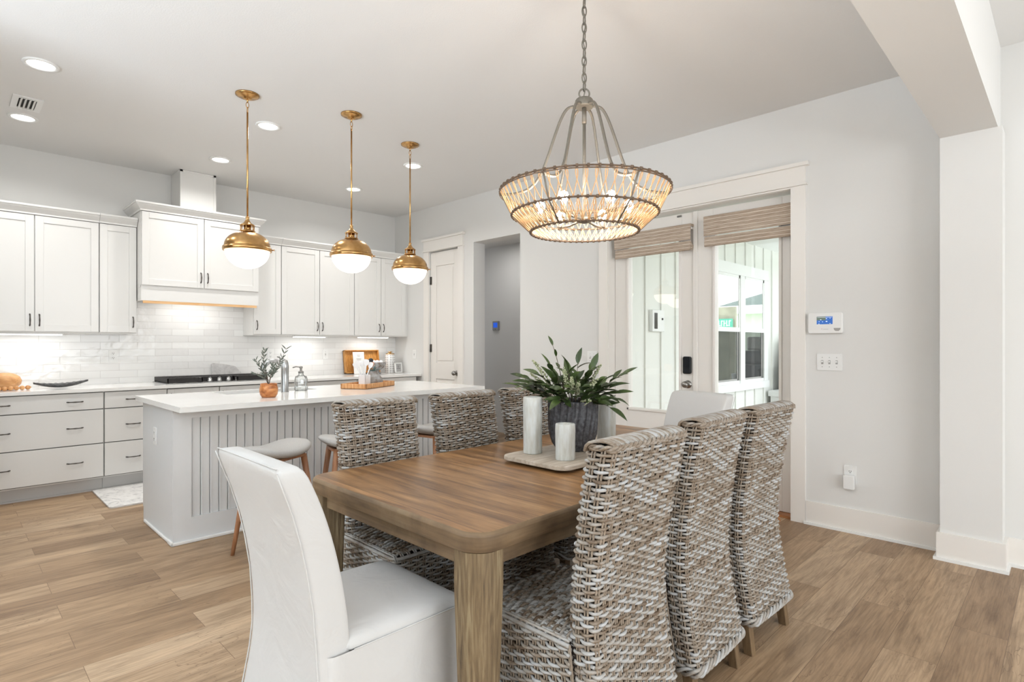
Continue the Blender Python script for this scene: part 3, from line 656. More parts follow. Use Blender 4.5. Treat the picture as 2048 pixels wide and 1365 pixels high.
def doorbase(x0, x1, label, n=2):
    t = basecab(x0, x1, label)
    w_ = (x1 - x0) / n
    for i in range(n):
        a, b_ = x0 + i * w_ + 0.004, x0 + (i + 1) * w_ - 0.004
        d = obj('door', shaker(a, b_, 0.133, 0.872, YF_B), 'cab', t, bev=0.0015)
        hx = b_ - 0.03 if i == 0 and n > 1 else a + 0.03
        if i == 0: hx = a + 0.03
        obj('handle', pull((hx, YF_B + 0.002, 0.73), (hx, YF_B + 0.002, 0.83), (0, -0.028, 0)), 'pewter', d)
    return t
doorbase(1.497, 2.420, 'white two-door base cabinet under the gas cooktop')
doorbase(2.422, 2.76, 'narrow white base cabinet right of the cooktop, behind the potted olive', 1)
t = basecab(2.762, 3.50, 'white drawer base cabinet behind the glass soap bottle')
for z0, z1 in ((0.129, 0.426), (0.426, 0.728), (0.728, 0.878)): drawer(t, 2.762, 3.50, z0, z1, [(3.13, 0.055)])
t = basecab(3.502, 4.36, 'white drawer base cabinet next to the pantry wall')
for z0, z1 in ((0.129, 0.426), (0.426, 0.728), (0.728, 0.878)): drawer(t, 3.502, 4.36, z0, z1, [(3.93, 0.055)])
mb = B(XL + 0.001, XW - 0.002, 6.055, YB - 0.009, 0.884, 0.914)
tag(obj('countertop', mb, 'quartz', loc=(1.9, 6.37, 0.884), bev=0.002), 'long white quartz worktop along the back wall', 'countertop')

# cooktop
t = thing('gas_cooktop', 'stainless gas cooktop with black cast iron grates on the back counter', 'cooktop', (1.99, 6.36, 0.914))
CX0, CX1, CY0, CY1 = 1.492, 2.46, 6.10, 6.60
obj('cooktop_tray', B(CX0, CX1, CY0, CY1, 0.9142, 0.924), 'steel', t, bev=0.003)
for gi in range(3):
    a = CX0 + 0.012 + gi * 0.316; b_ = a + 0.31
    y0 = CY0 + (0.10 if gi == 1 else 0.015)
    mb = MB()
    mb.box(a, b_, y0, y0 + 0.014, 0.928, 0.972); mb.box(a, b_, CY1 - 0.03, CY1 - 0.016, 0.928, 0.972)
    mb.box(a, a + 0.012, y0, CY1 - 0.016, 0.935, 0.972); mb.box(b_ - 0.012, b_, y0, CY1 - 0.016, 0.935, 0.972)
    for i in range(1, 8):
        x = a + i * (b_ - a) / 8; mb.box(x - 0.004, x + 0.004, y0, CY1 - 0.02, 0.955, 0.972)
    for i in range(1, 12):
        y = y0 + i * (CY1 - 0.03 - y0) / 12; mb.box(a, a + 0.014, y - 0.006, y + 0.002, 0.928, 0.974)
    mb.box(a, b_, (y0 + CY1) / 2 - 0.006, (y0 + CY1) / 2 + 0.006, 0.95, 0.970)
    for fx in (a, b_ - 0.014):
        for fy in (y0, CY1 - 0.03): mb.box(fx, fx + 0.014, fy, fy + 0.014, 0.924, 0.935)
    obj('grate', mb, 'iron', t, bev=0.002)
for i in range(5):
    x = 1.80 + i * 0.088; c = Vector((x, 6.150, 0.924))
    mb = MB(); mb.lathe([(0.024, 0), (0.024, 0.012), (0.018, 0.016), (0.017, 0.036), (0.012, 0.040)], tuple(c), 20)
    mb.box(x - 0.005, x + 0.005, 6.132, 6.168, 0.955, 0.972)
    obj('burner_knob', mb, 'steel', t)
for bx, by in ((1.65, 6.22), (1.65, 6.46), (1.97, 6.38), (2.29, 6.22), (2.29, 6.46)):
    obj('burner', MB().lathe([(0.055, 0), (0.055, 0.01), (0.035, 0.012), (0.035, 0.022), (0.005, 0.024)], (bx, by, 0.924), 20), 'iron', t)

# fridge at the far left
t = thing('refrigerator', 'stainless refrigerator with bowed handles at the left edge', 'refrigerator', (-0.2, 4.72, 0))
obj('body', B(XL + 0.02, 0.07, 4.27, 5.17, 0.02, 1.80), 'fridge', t, bev=0.01)
for y0, y1 in ((4.275, 4.715), (4.725, 5.165)):
    mb = MB(); L = []
    for i in range(9):
        f = i / 8; y = y0 + (y1 - y0) * f; L.append((0.13 + 0.03 * math.sin(PI * f), y))
    mb.prism([(0.075, y0)] + [(a, b_) for a, b_ in L][::1] + [(0.075, y1)], 0.75, 1.79, 0); d = obj('door', mb, 'fridge', t, bev=0.004)
    hy = y1 - 0.05 if y0 < 4.5 else y0 + 0.05
    obj('handle', pull((0.145, hy, 0.88), (0.145, hy, 1.56), (0.085, 0, 0), 0.012), 'fridge', d)
mb = MB(); L = [(0.13 + 0.03 * math.sin(PI * i / 12), 4.275 + 0.89 * i / 12) for i in range(13)]
mb.prism([(0.075, 4.275)] + L + [(0.075, 5.165)], 0.06, 0.74, 0); d = obj('freezer_drawer', mb, 'fridge', t, bev=0.004)
obj('handle', pull((0.14, 4.42, 0.63), (0.14, 5.02, 0.63), (0.085, 0, 0), 0.014), 'fridge', d)

# wall plates ------------------------------------------------------
def plate(name, label, cat, c, axis, kind, w=0.072, h=0.117, n=1, group=None):
    """axis 'x': on the east wall facing -x; 'y': on the back wall facing -y; 'x0': on the island end facing -x"""
    f = (lambda u, v, d: (c[0] - d, c[1] + u, c[2] + v)) if axis == 'x' else (lambda u, v, d: (c[0] + u, c[1] - d, c[2] + v))
    t = thing(name, label, cat, c, group)
    mb = MB(); mb.prism(rrect(-w / 2, w / 2, -h / 2, h / 2, 0.005, 3), 0, 0.006, 0, f); obj('plate', mb, 'white', t, bev=0.0015)
    for i in range(n):
        u0 = (i - (n - 1) / 2) * 0.046
        if kind in ('outlet', 'both'):
            uu = u0 if kind == 'outlet' else 0.018
            for v0 in (0.022, -0.022):
                mb = MB(); mb.prism(rrect(uu - 0.015, uu + 0.015, v0 - 0.014, v0 + 0.014, 0.006, 3), 0.006, 0.009, 0, f)
                r = obj('receptacle', mb, 'white', t)
                mb = MB()
                for du in (-0.006, 0.006): mb.prism([(uu + du - 0.0015, v0), (uu + du + 0.0015, v0), (uu + du + 0.0015, v0 + 0.008), (uu + du - 0.0015, v0 + 0.008)], 0.009, 0.0096, 0, f)
                mb.prism(rrect(uu - 0.0028, uu + 0.0028, v0 - 0.009, v0 - 0.0035, 0.002, 2), 0.009, 0.0096, 0, f)
                obj('slots', mb, 'slot', r)
        if kind in ('switch', 'both'):
            uu = u0 if kind == 'switch' else -0.02
            mb = MB(); mb.prism(rrect(uu - 0.007, uu + 0.007, -0.014, 0.014, 0.002, 2), 0.006, 0.0075, 1, f)
            mb.prism(rrect(uu - 0.0045, uu + 0.0045, -0.002, 0.010, 0.001, 2), 0.006, 0.018, 0, f)
            obj('toggle', mb, ['white', 'greyslot'], t)
            mb = MB()
            for v0 in (0.033, -0.033): mb.prism(rrect(uu - 0.003, uu + 0.003, v0 - 0.003, v0 + 0.003, 0.002, 2), 0.006, 0.007, 0, f)
            obj('screws', mb, 'greyslot', t)
    return t
plate('wall_outlet', 'white outlet on the tile above the black oblong bowl', 'outlet', (1.174, YB - 0.008, 1.187), 'y', 'outlet', group='backsplash plates')
plate('wall_outlet', 'white outlet on the tile behind the olive plant', 'outlet', (2.70, YB - 0.008, 1.177), 'y', 'outlet', group='backsplash plates')
plate('wall_switch', 'white switch plate on the tile between soap bottle and tray', 'switch', (3.387, YB - 0.008, 1.174), 'y', 'switch', group='backsplash plates')
plate('wall_switch', 'white switch plate beside the pantry door over the counter', 'switch', (XW, 6.217, 1.167), 'x', 'switch')
plate('wall_switch', 'white double plate left of the french doors behind the centrepiece', 'switch', (XW, 3.295, 1.174), 'x', 'switch', 0.116, 0.117, 2)
plate('wall_switch', 'white triple toggle switch plate under the alarm panel', 'switch', (XW, 1.222, 1.173), 'x', 'switch', 0.162, 0.117, 3)
ot = plate('wall_outlet', 'white outlet low on the wall right of the french doors', 'outlet', (XW, 1.092, 0.397), 'x', 'outlet', 0.078, 0.125)
mb = MB(); mb.prism(rrect(-0.033, 0.033, -0.048, 0.048, 0.008, 3), 0.0, 0.034, 0, lambda u, v, d: (XW - 0.012 - d, 1.094 + u, 0.350 + v))
tag(obj('plug_in_device', mb, 'white', loc=(XW - 0.02, 1.094, 0.35), bev=0.004), 'small white plug-in device in the low wall outlet', 'plug-in device')

# alarm panel
t = thing('alarm_panel', 'white alarm panel with blue lit screen on the right wall', 'alarm panel', (XW, 1.246, 1.448))
pf = lambda u, v, d: (XW - d, 1.246 - u, 1.448 + v)
mb = MB(); mb.prism(rrect(-0.112, 0.112, -0.072, 0.074, 0.016), 0, 0.026, 0, pf); obj('housing', mb, 'white', t, bev=0.006)
mb = MB(); mb.prism([(-0.052, -0.006), (0.050, -0.006), (0.050, 0.048), (-0.052, 0.048)], 0.0265, 0.0275, 0, pf)
mb.prism([(-0.052, 0.022), (0.006, 0.022), (0.006, 0.048), (-0.052, 0.048)], 0.0275, 0.0278, 1, pf)
for (u, v, r) in ((-0.026, 0.026, 0.0045), (0.011, 0.033, 0.004), (0.034, 0.036, 0.003), (0.012, 0.013, 0.0055), (-0.036, 0.012, 0.003), (-0.014, 0.011, 0.003), (-0.037, -0.003, 0.0035), (0.034, -0.002, 0.0035)):
    mb.prism(rrect(u - r * 0.9, u + r * 0.9, v - r * 0.5, v + r * 0.5, r * 0.35, 2), 0.0278, 0.0284, 2, pf)
mb.prism([(-0.048, 0.0412), (0.046, 0.0412), (0.046, 0.0422), (-0.048, 0.0422)], 0.0278, 0.0282, 2, pf)
obj('screen', mb, ['screenblue', 'screenteal', 'icon'], t)
mb = MB(); mb.prism(rrect(-0.021, -0.017, -0.041, -0.037, 0.0015, 2), 0.0262, 0.0272, 0, pf); mb.prism([(-0.010, -0.0425), (0.022, -0.0425), (0.022, -0.0405), (-0.010, -0.0405)], 0.0262, 0.0268, 1, pf)
obj('logo', mb, ['red', 'greyslot'], t)
mb = MB(); mb.prism([(0.056, -0.034), (0.100, -0.034), (0.097, -0.046), (0.088, -0.055), (0.068, -0.055), (0.059, -0.046)], 0.0262, 0.0268, 0, pf); obj('speaker_grille', mb, 'greyslot', t)
area('hall_fill', (5.2, 5.6, 2.72), (0, 0, 0), 0.2, 0.2, 5, (1, 0.98, 0.95))  # added fill without a fixture, lifts the dark hall wall
# hall thermostat
t = thing('thermostat', 'grey thermostat with blue screen on the dim hall wall', 'thermostat', (5.80, 6.08, 1.575))
tf = lambda u, v, d: (5.80 - d, 6.08 - u, 1.575 + v)
mb = MB(); mb.prism(rrect(-0.062, 0.062, -0.068, 0.068, 0.008, 3), 0, 0.03, 0, tf); obj('housing', mb, 'thermgrey', t, bev=0.003)
mb = MB(); mb.prism(rrect(-0.042, 0.045, -0.028, 0.045, 0.004, 3), 0.0302, 0.031, 0, tf); obj('screen', mb, 'screenthermo', t)
mb = MB(); mb.prism(rrect(-0.006, 0.006, -0.056, -0.046, 0.004, 2), 0.0302, 0.0325, 0, tf); obj('button', mb, 'slot', t)

# ================================================================== ISLAND
t = thing('kitchen_island', 'long white island with beadboard front and quartz top', 'kitchen island', (2.28, 4.42, 0))
IX0, IX1, IY0, IY1 = 1.045, 3.45, 4.108, 4.90
CT = dict(x0=1.015, x1=3.53, y0=3.86, y1=4.985, z0=0.880, z1=0.914)
SX0, SX1, SY0, SY1 = 1.53, 2.27, 4.60, 4.93
mb = MB()  # worktop with sink cut-out
mb.box(CT['x0'], SX0, CT['y0'], CT['y1'], CT['z0'], CT['z1']); mb.box(SX1, CT['x1'], CT['y0'], CT['y1'], CT['z0'], CT['z1'])
mb.box(SX0, SX1, CT['y0'], SY0, CT['z0'], CT['z1']); mb.box(SX0, SX1, SY1, CT['y1'], CT['z0'], CT['z1'])
obj('worktop', mb, 'quartz', t)
mb = MB()  # sink basin
mb.box(SX0 - 0.01, SX1 + 0.01, SY0 - 0.01, SY1 + 0.01, 0.66, 0.67); mb.box(SX0 - 0.012, SX0, SY0, SY1, 0.66, 0.879); mb.box(SX1, SX1 + 0.012, SY0, SY1, 0.66, 0.879)
mb.box(SX0, SX1, SY0 - 0.012, SY0, 0.66, 0.879); mb.box(SX0, SX1, SY1, SY1 + 0.012, 0.66, 0.879); obj('sink_basin', mb, 'steel', t)
body = MB()
FR = 0.014
# carcass shell
body.box(IX0 + 0.02, IX1 - 0.02, IY0 + 0.03, IY0 + 0.05, 0.02, 0.878); body.box(IX0, IX0 + 0.03, IY0 + 0.031, IY1 - 0.02, 0.0, 0.878); body.box(IX1 - 0.03, IX1, IY0 + 0.031, IY1 - 0.02, 0.0, 0.878)
body.box(IX0 + 0.001, IX0 + 0.04, IY1 - 0.019, IY1, 0.10, 0.878)
body.box(IX0 + 0.03, IX1 - 0.03, IY1 - 0.04, IY1 - 0.02, 0.10, 0.879)
# face frame on the seating side
def frame(x0, x1, z0, z1): body.box(x0, x1, IY0, IY0 + 0.03, z0, z1)
PZ0, PZ1 = 0.165, 0.815
frame(IX0, 1.150, 0, 0.878); frame(2.172, 2.255, PZ0, PZ1); frame(3.37, IX1, 0, 0.878)
frame(1.150, 3.37, 0, PZ0); frame(1.150, 3.37, PZ1, 0.878)
body.box(IX0 - 0.004, IX0 - 0.0002, IY0 + 0.0003, IY0 + 0.075, 0.001, 0.8775)
obj('body', body, 'island', t)
mb = MB()
for a, b_ in ((1.150, 2.172), (2.255, 3.37)):
    n = int(round((b_ - a) / 0.058)); wd = (b_ - a) / n
    for i in range(n):
        x = a + i * wd; mb.box(x + 0.0035, x + wd - 0.0035, IY0 + 0.012, IY0 + 0.0255, PZ0 + 0.0005, PZ1 - 0.0005)
        mb.box(x + 0.0075, x + 0.012, IY0 + 0.009, IY0 + 0.0118, PZ0 + 0.001, PZ1 - 0.001)
    mb.box(a + 0.0005, b_ - 0.0005, IY0 + 0.026, IY0 + 0.0305, PZ0 + 0.0005, PZ1 - 0.0005)
obj('beadboard', mb, 'island', t)
mb = MB(); mb.box(IX0 - 0.018, IX1 + 0.018, IY0 - 0.018, IY0, 0, 0.022); mb.box(IX0 - 0.018, IX0 - 0.004, IY0 - 0.018, IY0 + 0.085, 0, 0.03); mb.box(IX0 - 0.014, IX0, IY0 + 0.085, IY1 - 0.08, 0, 0.022); mb.box(IX1, IX1 + 0.016, IY0, IY1 - 0.08, 0, 0.022)
obj('shoe_molding', mb, 'trimwhite', t, bev=0.006)
plate('wall_outlet', 'white outlet on the end panel of the island', 'outlet', (IX0 - 0.0, 4.545, 0.66), 'x', 'outlet', 0.075, 0.12)

# things on the island
FX, FY = 1.945, 4.515
t = thing('kitchen_faucet', 'brushed steel single-post faucet behind the island sink', 'faucet', (FX, FY, 0.914))
mb = MB().lathe([(0.030, 0), (0.030, 0.004), (0.0285, 0.006), (0.0285, 0.19), (0.0295, 0.195), (0.029, 0.205), (0.026, 0.235), (0.020, 0.255), (0.008, 0.262)], (FX, FY, 0.914), 28); obj('body', mb, 'steel', t)
pts = []
for i in range(15):
    a = i / 14 * PI * 0.92; pts.append((FX - 0.010 - 0.075 * (1 - math.cos(a)), FY + 0.03 * (1 - math.cos(a)), 0.914 + 0.19 + 0.062 * math.sin(a) - (0.03 * max(0, (i - 9) / 5))))
obj('spout', MB().tube(pts, [0.020 - 0.003 * i / 14 for i in range(15)], 16), 'steel', t)
obj('lever', MB().tube([(FX, FY, 1.168), (FX - 0.012, FY + 0.03, 1.186), (FX - 0.03, FY + 0.075, 1.198)], [0.009, 0.007, 0.005], 10), 'steel', t)

PX, PY = 1.675, 4.165
t = thing('potted_olive', 'small olive branch plant in a turned wooden pot on the island', 'plant', (PX, PY, 0.914))
mb = MB().lathe([(0.046, 0), (0.050, 0.004), (0.060, 0.022), (0.064, 0.045), (0.062, 0.070), (0.057, 0.088), (0.058, 0.100), (0.053, 0.101), (0.051, 0.088), (0.001, 0.086)], (PX, PY, 0.914), 32); p = obj('pot', mb, 'potwood', t)
obj('soil', MB().lathe([(0.050, 0), (0.050, 0.004), (0.001, 0.008)], (PX, PY, 1.0), 20), 'soil', t)
stems = MB(); leaves = MB()
rt = np.array([math.sin(math.radians(44.8)), -math.cos(math.radians(44.8)), 0]); up = np.array([0, 0, 1.0]); fwv = np.array([rt[1] * -1, rt[0], 0])
def leaf(mb, base, d, L, W, nrm, curl=0.25, mi=0):
    d = np.array(d, float); d /= np.linalg.norm(d); nrm = np.array(nrm, float); nrm = nrm - d * np.dot(nrm, d); nrm /= max(np.linalg.norm(nrm), 1e-6); sd = np.cross(d, nrm)
    rows = []; K = 7
    for i in range(K):
        f = i / (K - 1); wv = W * math.sin(PI * min(1, f * 0.98 + 0.02)) ** 0.8 * (1 - 0.35 * f); c = np.array(base) + d * L * f - nrm * curl * L * f * f
        rows.append([c - sd * wv / 2 + nrm * wv * 0.18, c, c + sd * wv / 2 + nrm * wv * 0.18])
    vs = [p for r in rows for p in r]; fs = []
    for i in range(K - 1):
        for j in range(2): fs.append((i * 3 + j, i * 3 + j + 1, i * 3 + j + 4, i * 3 + j + 3))
    mb.add(vs, fs, mi, True)
base = np.array([PX, PY, 1.0])
specs = [[(0, 0), (-0.012, 0.05), (-0.035, 0.10), (-0.062, 0.14), (-0.095, 0.19)], [(0, 0), (-0.010, 0.06), (-0.028, 0.13), (-0.040, 0.20), (-0.035, 0.262)],
         [(0, 0), (0.010, 0.05), (0.030, 0.09), (0.060, 0.14), (0.085, 0.19), (0.125, 0.275)], [(0, 0), (-0.02, 0.045), (-0.06, 0.075), (-0.105, 0.088)], [(0, 0), (0.012, 0.07), (0.03, 0.11), (0.028, 0.15)]]
for si, spn in enumerate(specs):
    dpt = rnd.uniform(-0.02, 0.02); P3 = [base + rt * a + up * b_ + fwv * dpt * b_ / 0.2 for a, b_ in spn]
    stems.tube(P3, [0.0028 - 0.0018 * i / (len(P3) - 1) for i in range(len(P3))], 6)
    for i in range(1, len(P3)):
        for kf in (0.15, 0.5, 0.85):
            if i == 1 and kf < 0.9: continue
            q = P3[i - 1] + (P3[i] - P3[i - 1]) * kf; dr = P3[i] - P3[i - 1]; dr /= np.linalg.norm(dr)
            for sg in (-1, 1):
                dd = dr * 0.8 + rt * sg * rnd.uniform(0.35, 0.9) + fwv * rnd.uniform(-0.7, 0.7)
                leaf(leaves, q, dd, rnd.uniform(0.032, 0.052), rnd.uniform(0.010, 0.014), -fwv + rt * rnd.uniform(-0.8, 0.8) + up * rnd.uniform(-0.3, 0.6), 0.15)
obj('stem', stems, 'bark', t); obj('foliage', leaves, 'olive', t)

t = thing('soap_bottle', 'clear ribbed glass soap pump bottle beside the faucet', 'soap dispenser', (2.094, 4.548, 0.914))
wv = lambda a, z: 1 + 0.035 * math.cos(12 * a)
obj('bottle', MB().lathe([(0.046, 0.001), (0.052, 0.008), (0.050, 0.05), (0.049, 0.10), (0.044, 0.118), (0.024, 0.128), (0.019, 0.135), (0.019, 0.150)], (2.094, 4.548, 0.914), 48, wav=wv), 'bottle', t)
mb = MB().lathe([(0.022, 0.148), (0.022, 0.160), (0.010, 0.166), (0.009, 0.185), (0.014, 0.188), (0.013, 0.202), (0.002, 0.205)], (2.094, 4.548, 0.914), 20)
mb.tube([(2.094, 4.548, 1.110), (2.065, 4.575, 1.114), (2.045, 4.595, 1.106)], 0.005, 8); obj('pump', mb, 'nickel', t)

# rattan tray and what it carries
ang = math.atan2(4.414 - 4.242, 2.401 - 2.573)
TC = Vector((2.70, 4.50, 0.914)); RA = math.radians(28)
def trf(x, y, z): 
    return (TC.x + x * math.cos(RA) - y * math.sin(RA), TC.y + x * math.sin(RA) + y * math.cos(RA), TC.z + z)
t = thing('rattan_tray', 'low split-rattan tray on the island', 'tray', tuple(TC))
mb = MB(); hx, hy = 0.25, 0.125
for (a, b_, c, d) in ((-hx, hx, -hy, -hy + 0.014), (-hx, hx, hy - 0.014, hy), (-hx, -hx + 0.014, -hy, hy), (hx - 0.014, hx, -hy, hy)):
    st = len(mb.v); mb.box(a, b_, c, d, 0.001, 0.045); 
mb.box(-hx, hx, -hy, hy, 0.001, 0.010)
mb.v = [trf(*p) for p in mb.v]; obj('tray', mb, 'rattantray', t, bev=0.003)
cx, cy, cz = trf(-0.085, -0.01, 0.0115)
t = thing('utensil_crock', 'square white crock full of white kitchen utensils in the rattan tray', 'utensil holder', (cx, cy, cz))
mb = MB(); R_ = 0.037
for (a, b_, c, d) in ((-R_, R_, -R_, -R_ + 0.006), (-R_, R_, R_ - 0.006, R_), (-R_, -R_ + 0.006, -R_, R_), (R_ - 0.006, R_, -R_, R_)): mb.box(a, b_, c, d, 0, 0.105)
mb.box(-R_, R_, -R_, R_, 0, 0.006)
ca, sa = math.cos(math.radians(20)), math.sin(math.radians(20)); mb.v = [(cx + x * ca - y * sa, cy + x * sa + y * ca, cz + z) for x, y, z in mb.v]
obj('crock', mb, 'whiteglaze', t, bev=0.002)
for k, (dx, dy, kind) in enumerate(((-0.085, 0.0, 0), (-0.035, 0.02, 1), (0.0, 0.03, 2), (0.055, 0.01, 1), (-0.058, -0.02, 2), (0.025, -0.02, 0))):
    tp = np.array([cx, cy, cz + 0.012]) + np.array([dx * -0.2, dy * -0.2, 0]); e = np.array([cx, cy, cz + 0.160 + 0.012 * (k % 3)]) + rt * dx * 0.75 + fwv * dy
    e2 = e + (e - tp) / np.linalg.norm(e - tp) * 0.065
    mb = MB(); mb.tube([tp, e], 0.005, 8)
    dr = (e2 - e) / np.linalg.norm(e2 - e); sd = np.cross(dr, fwv); sd /= np.linalg.norm(sd)
    W_ = (0.023, 0.021, 0.018)[kind]; pr = [(-0.2, 0), (-0.8, 0.25), (-1, 0.6), (-0.9, 0.9), (-0.4, 1.0), (0.4, 1.0), (0.9, 0.9), (1, 0.6), (0.8, 0.25), (0.2, 0)]
    fr_ = [e + sd * W_ * a + dr * 0.058 * b_ - fwv * 0.003 for a, b_ in pr]; bk = [p_ + fwv * 0.006 for p_ in fr_]
    n_ = len(pr); mb.add(fr_ + bk, [tuple(range(n_)), tuple(range(2 * n_ - 1, n_ - 1, -1))] + [(i, n_ + i, n_ + (i + 1) % n_, (i + 1) % n_) for i in range(n_)])
    u_ = obj('utensil', mb, ['whiteglaze'], t, bev=0.001)
cx, cy, cz = trf(0.085, 0.0, 0.0115)
t = thing('stone_vase', 'rough grey stone vase with dried blooms in the rattan tray', 'vase', (cx, cy, cz))
obj('vase', MB().lathe([(0.062, 0), (0.078, 0.012), (0.085, 0.035), (0.076, 0.065), (0.056, 0.095), (0.040, 0.115), (0.040, 0.128), (0.033, 0.129), (0.030, 0.10), (0.001, 0.095)], (cx, cy, cz), 28), 'stonevase', t)
mb = MB()
for k in range(7):
    a = k * 0.9; leaf(mb, (cx, cy, cz + 0.11), rt * (-0.6 + 0.2 * k) + up * rnd.uniform(0.25, 0.8) + fwv * math.sin(a) * 0.4, rnd.uniform(0.06, 0.09), 0.026, up - fwv * 0.5, 0.3)
obj('dried_leaves', mb, 'bluegreen', t)
e = np.array([cx, cy, cz + 0.118]) - rt * 0.012; mb = MB(); mb.tube([e, e + up * 0.06 - rt * 0.01], 0.003, 6); obj('stem', mb, 'bark', t)
q = e + up * 0.072 - rt * 0.012; obj('bloom', MB().lathe([(0.004, -0.026), (0.022, -0.016), (0.029, 0.004), (0.024, 0.020), (0.01, 0.024)], tuple(q), 16, wav=lambda a, z: 1 + 0.08 * math.cos(7 * a)), 'flower', t)
q = q + up * 0.034; obj('seed_head', MB().lathe([(0.018, -0.012), (0.023, 0.0), (0.019, 0.014), (0.008, 0.022)], tuple(q), 12, wav=lambda a, z: 1 + 0.1 * math.cos(5 * a)), 'darkbud', t)

# ------------------------------------------------------------------ things on the back counter
t = thing('bamboo_tray', 'deep bamboo tray leaning upright against the tile', 'tray', (3.88, 6.60, 0.914))
mb = MB(); x0, x1 = 3.62, 4.12; tz = 0.300
mb.box(x0, x1, -0.010, 0.0, 0.0, tz); 
for (a, b_, c, d) in ((x0, x1, 0, 0.012), (x0, x1, tz - 0.012, tz)): mb.box(a, b_, -0.055, 0.0, c, d)
for (a, b_) in ((x0, x0 + 0.012), (x1 - 0.012, x1)): mb.box(a, b_, -0.055, 0.0, 0, tz)
T_ = Matrix.Translation((0, 6.622, 0.9205)) @ Matrix.Rotation(math.radians(-9), 4, 'X'); mb.xf(T_); obj('tray', mb, 'bamboo', t, bev=0.002)
t = thing('cookbook_card', 'tall white printed card standing in front of the bamboo tray', 'card', (3.79, 6.52, 0.914))
mb = MB(); mb.box(3.71, 3.87, -0.006, 0.0, 0.0, 0.285); T_ = Matrix.Translation((0, 6.535, 0.9165)) @ Matrix.Rotation(math.radians(-8), 4, 'X'); mb.xf(T_); obj('card', mb, 'paper', t)
mb = MB()
for z, w_ in ((0.24, 0.05), (0.225, 0.035), (0.195, 0.07), (0.18, 0.06)): mb.box(3.79 - w_ / 2, 3.79 + w_ / 2, -0.0072, -0.006, z, z + 0.006)
mb.xf(T_); obj('print', mb, 'greyprint', t)
t = thing('driftwood_bowl', 'footed rough wood bowl in front of the bamboo tray', 'bowl', (3.98, 6.42, 0.914))
mb = MB().lathe([(0.045, 0), (0.05, 0.006), (0.028, 0.02), (0.026, 0.045), (0.05, 0.06), (0.09, 0.09), (0.108, 0.13), (0.112, 0.15), (0.105, 0.152), (0.085, 0.105), (0.001, 0.08)], (3.98, 6.42, 0.9142), 32, wav=lambda a, z: 1 + 0.03 * math.cos(3 * a + 1) + 0.02 * math.cos(7 * a)); obj('bowl', mb, 'stonevase', t)
mb = MB()
for k in range(6):
    a = k * PI / 3; mb.sphere((3.98 + 0.052 * math.cos(a), 6.42 + 0.052 * math.sin(a), 1.062), 0.032, 0, 10, 8)
obj('white_balls', mb, 'whiteglaze', t)
t = thing('lidded_canister', 'tall white canister with hexagon print and brass lid', 'canister', (4.225, 6.50, 0.914))
obj('jar', MB().lathe([(0.062, 0.0), (0.066, 0.004), (0.066, 0.245), (0.063, 0.25), (0.001, 0.25)], (4.225, 6.50, 0.9142), 32), 'hex', t)
mb = MB().lathe([(0.058, 0.2505), (0.058, 0.262), (0.012, 0.266), (0.01, 0.272), (0.03, 0.276), (0.03, 0.286), (0.004, 0.29)], (4.225, 6.50, 0.9142), 28); obj('lid', mb, 'brass', t)
t = thing('framed_sign', 'small white framed sign leaning beside the canister', 'picture frame', (4.30, 6.40, 0.914))
mb = MB(); x0, x1 = -0.065, 0.065; z1 = 0.135; fw_ = 0.013
for (a, b_, c, d) in ((x0, x1, 0, fw_), (x0, x1, z1 - fw_, z1), (x0, x0 + fw_, 0, z1), (x1 - fw_, x1, 0, z1)): mb.box(a, b_, -0.02, 0, c, d)
T_ = Matrix.Translation((4.30, 6.42, 0.9165)) @ Matrix.Rotation(math.radians(14), 4, 'Z') @ Matrix.Rotation(math.radians(-6), 4, 'X'); mb.xf(T_); obj('frame', mb, 'white', t)
mb = MB(); mb.box(x0 + fw_, x1 - fw_, -0.008, -0.002, fw_, z1 - fw_, 0)
for z, w_ in ((0.088, 0.02), (0.075, 0.026), (0.055, 0.07)): mb.box(-w_ / 2, w_ / 2, -0.0095, -0.008, z, z + 0.004, 1)
mb.xf(T_); obj('print', mb, ['greyprint', 'slot'], t)
mb = MB(); poly = [(-0.14, 0), (-0.15, 0.17), (-0.13, 0.185), (0.0, 0.165), (0.10, 0.14), (0.16, 0.07), (0.17, 0)]
mb.prism(poly, 0, 0.016, 0, lambda x, y, z: (2.20 + x, 6.665 - z - 0.018 + 0.18 * (y - 0.185) * -0.0, 0.9145 + y)); tag(obj('marble_board', mb, 'marble', loc=(2.2, 6.65, 0.915), bev=0.003), 'pale marble board leaning on the tile behind the cooktop', 'board')
mb = MB(); q0 = np.array([2.49, 6.50, 0.9165])
mb.tube([(2.50, 6.45, 0.9765), (2.535, 6.47, 0.979), (2.57, 6.49, 0.9765), (2.62, 6.52, 0.979)], [0.006, 0.004, 0.007, 0.005], 8); mb.lathe([(0.016, 0), (0.012, 0.01), (0.006, 0.03), (0.006, 0.062)], (2.56, 6.485, 0.9145), 12)
tag(obj('pot_filler_key', mb, 'iron', loc=(2.56, 6.485, 0.915)), 'small dark metal stand right of the cooktop', 'spoon rest')
t = thing('carved_gourd', 'round pale carved wooden gourd on the counter at far left', 'ornament', (0.36, 6.38, 0.914))
mb = MB().lathe([(0.05, 0), (0.075, 0.012), (0.105, 0.045), (0.112, 0.075), (0.100, 0.108), (0.07, 0.132), (0.03, 0.142), (0.002, 0.144)], (0.365, 6.42, 0.9145), 36, wav=lambda a, z: 1 + 0.03 * abs(math.cos(3 * a + 12 * z))); obj('gourd', mb, 'gourd', t)
t = thing('bead_garland', 'string of pale wooden beads lying before the carved gourd', 'beads', (0.36, 6.24, 0.914))
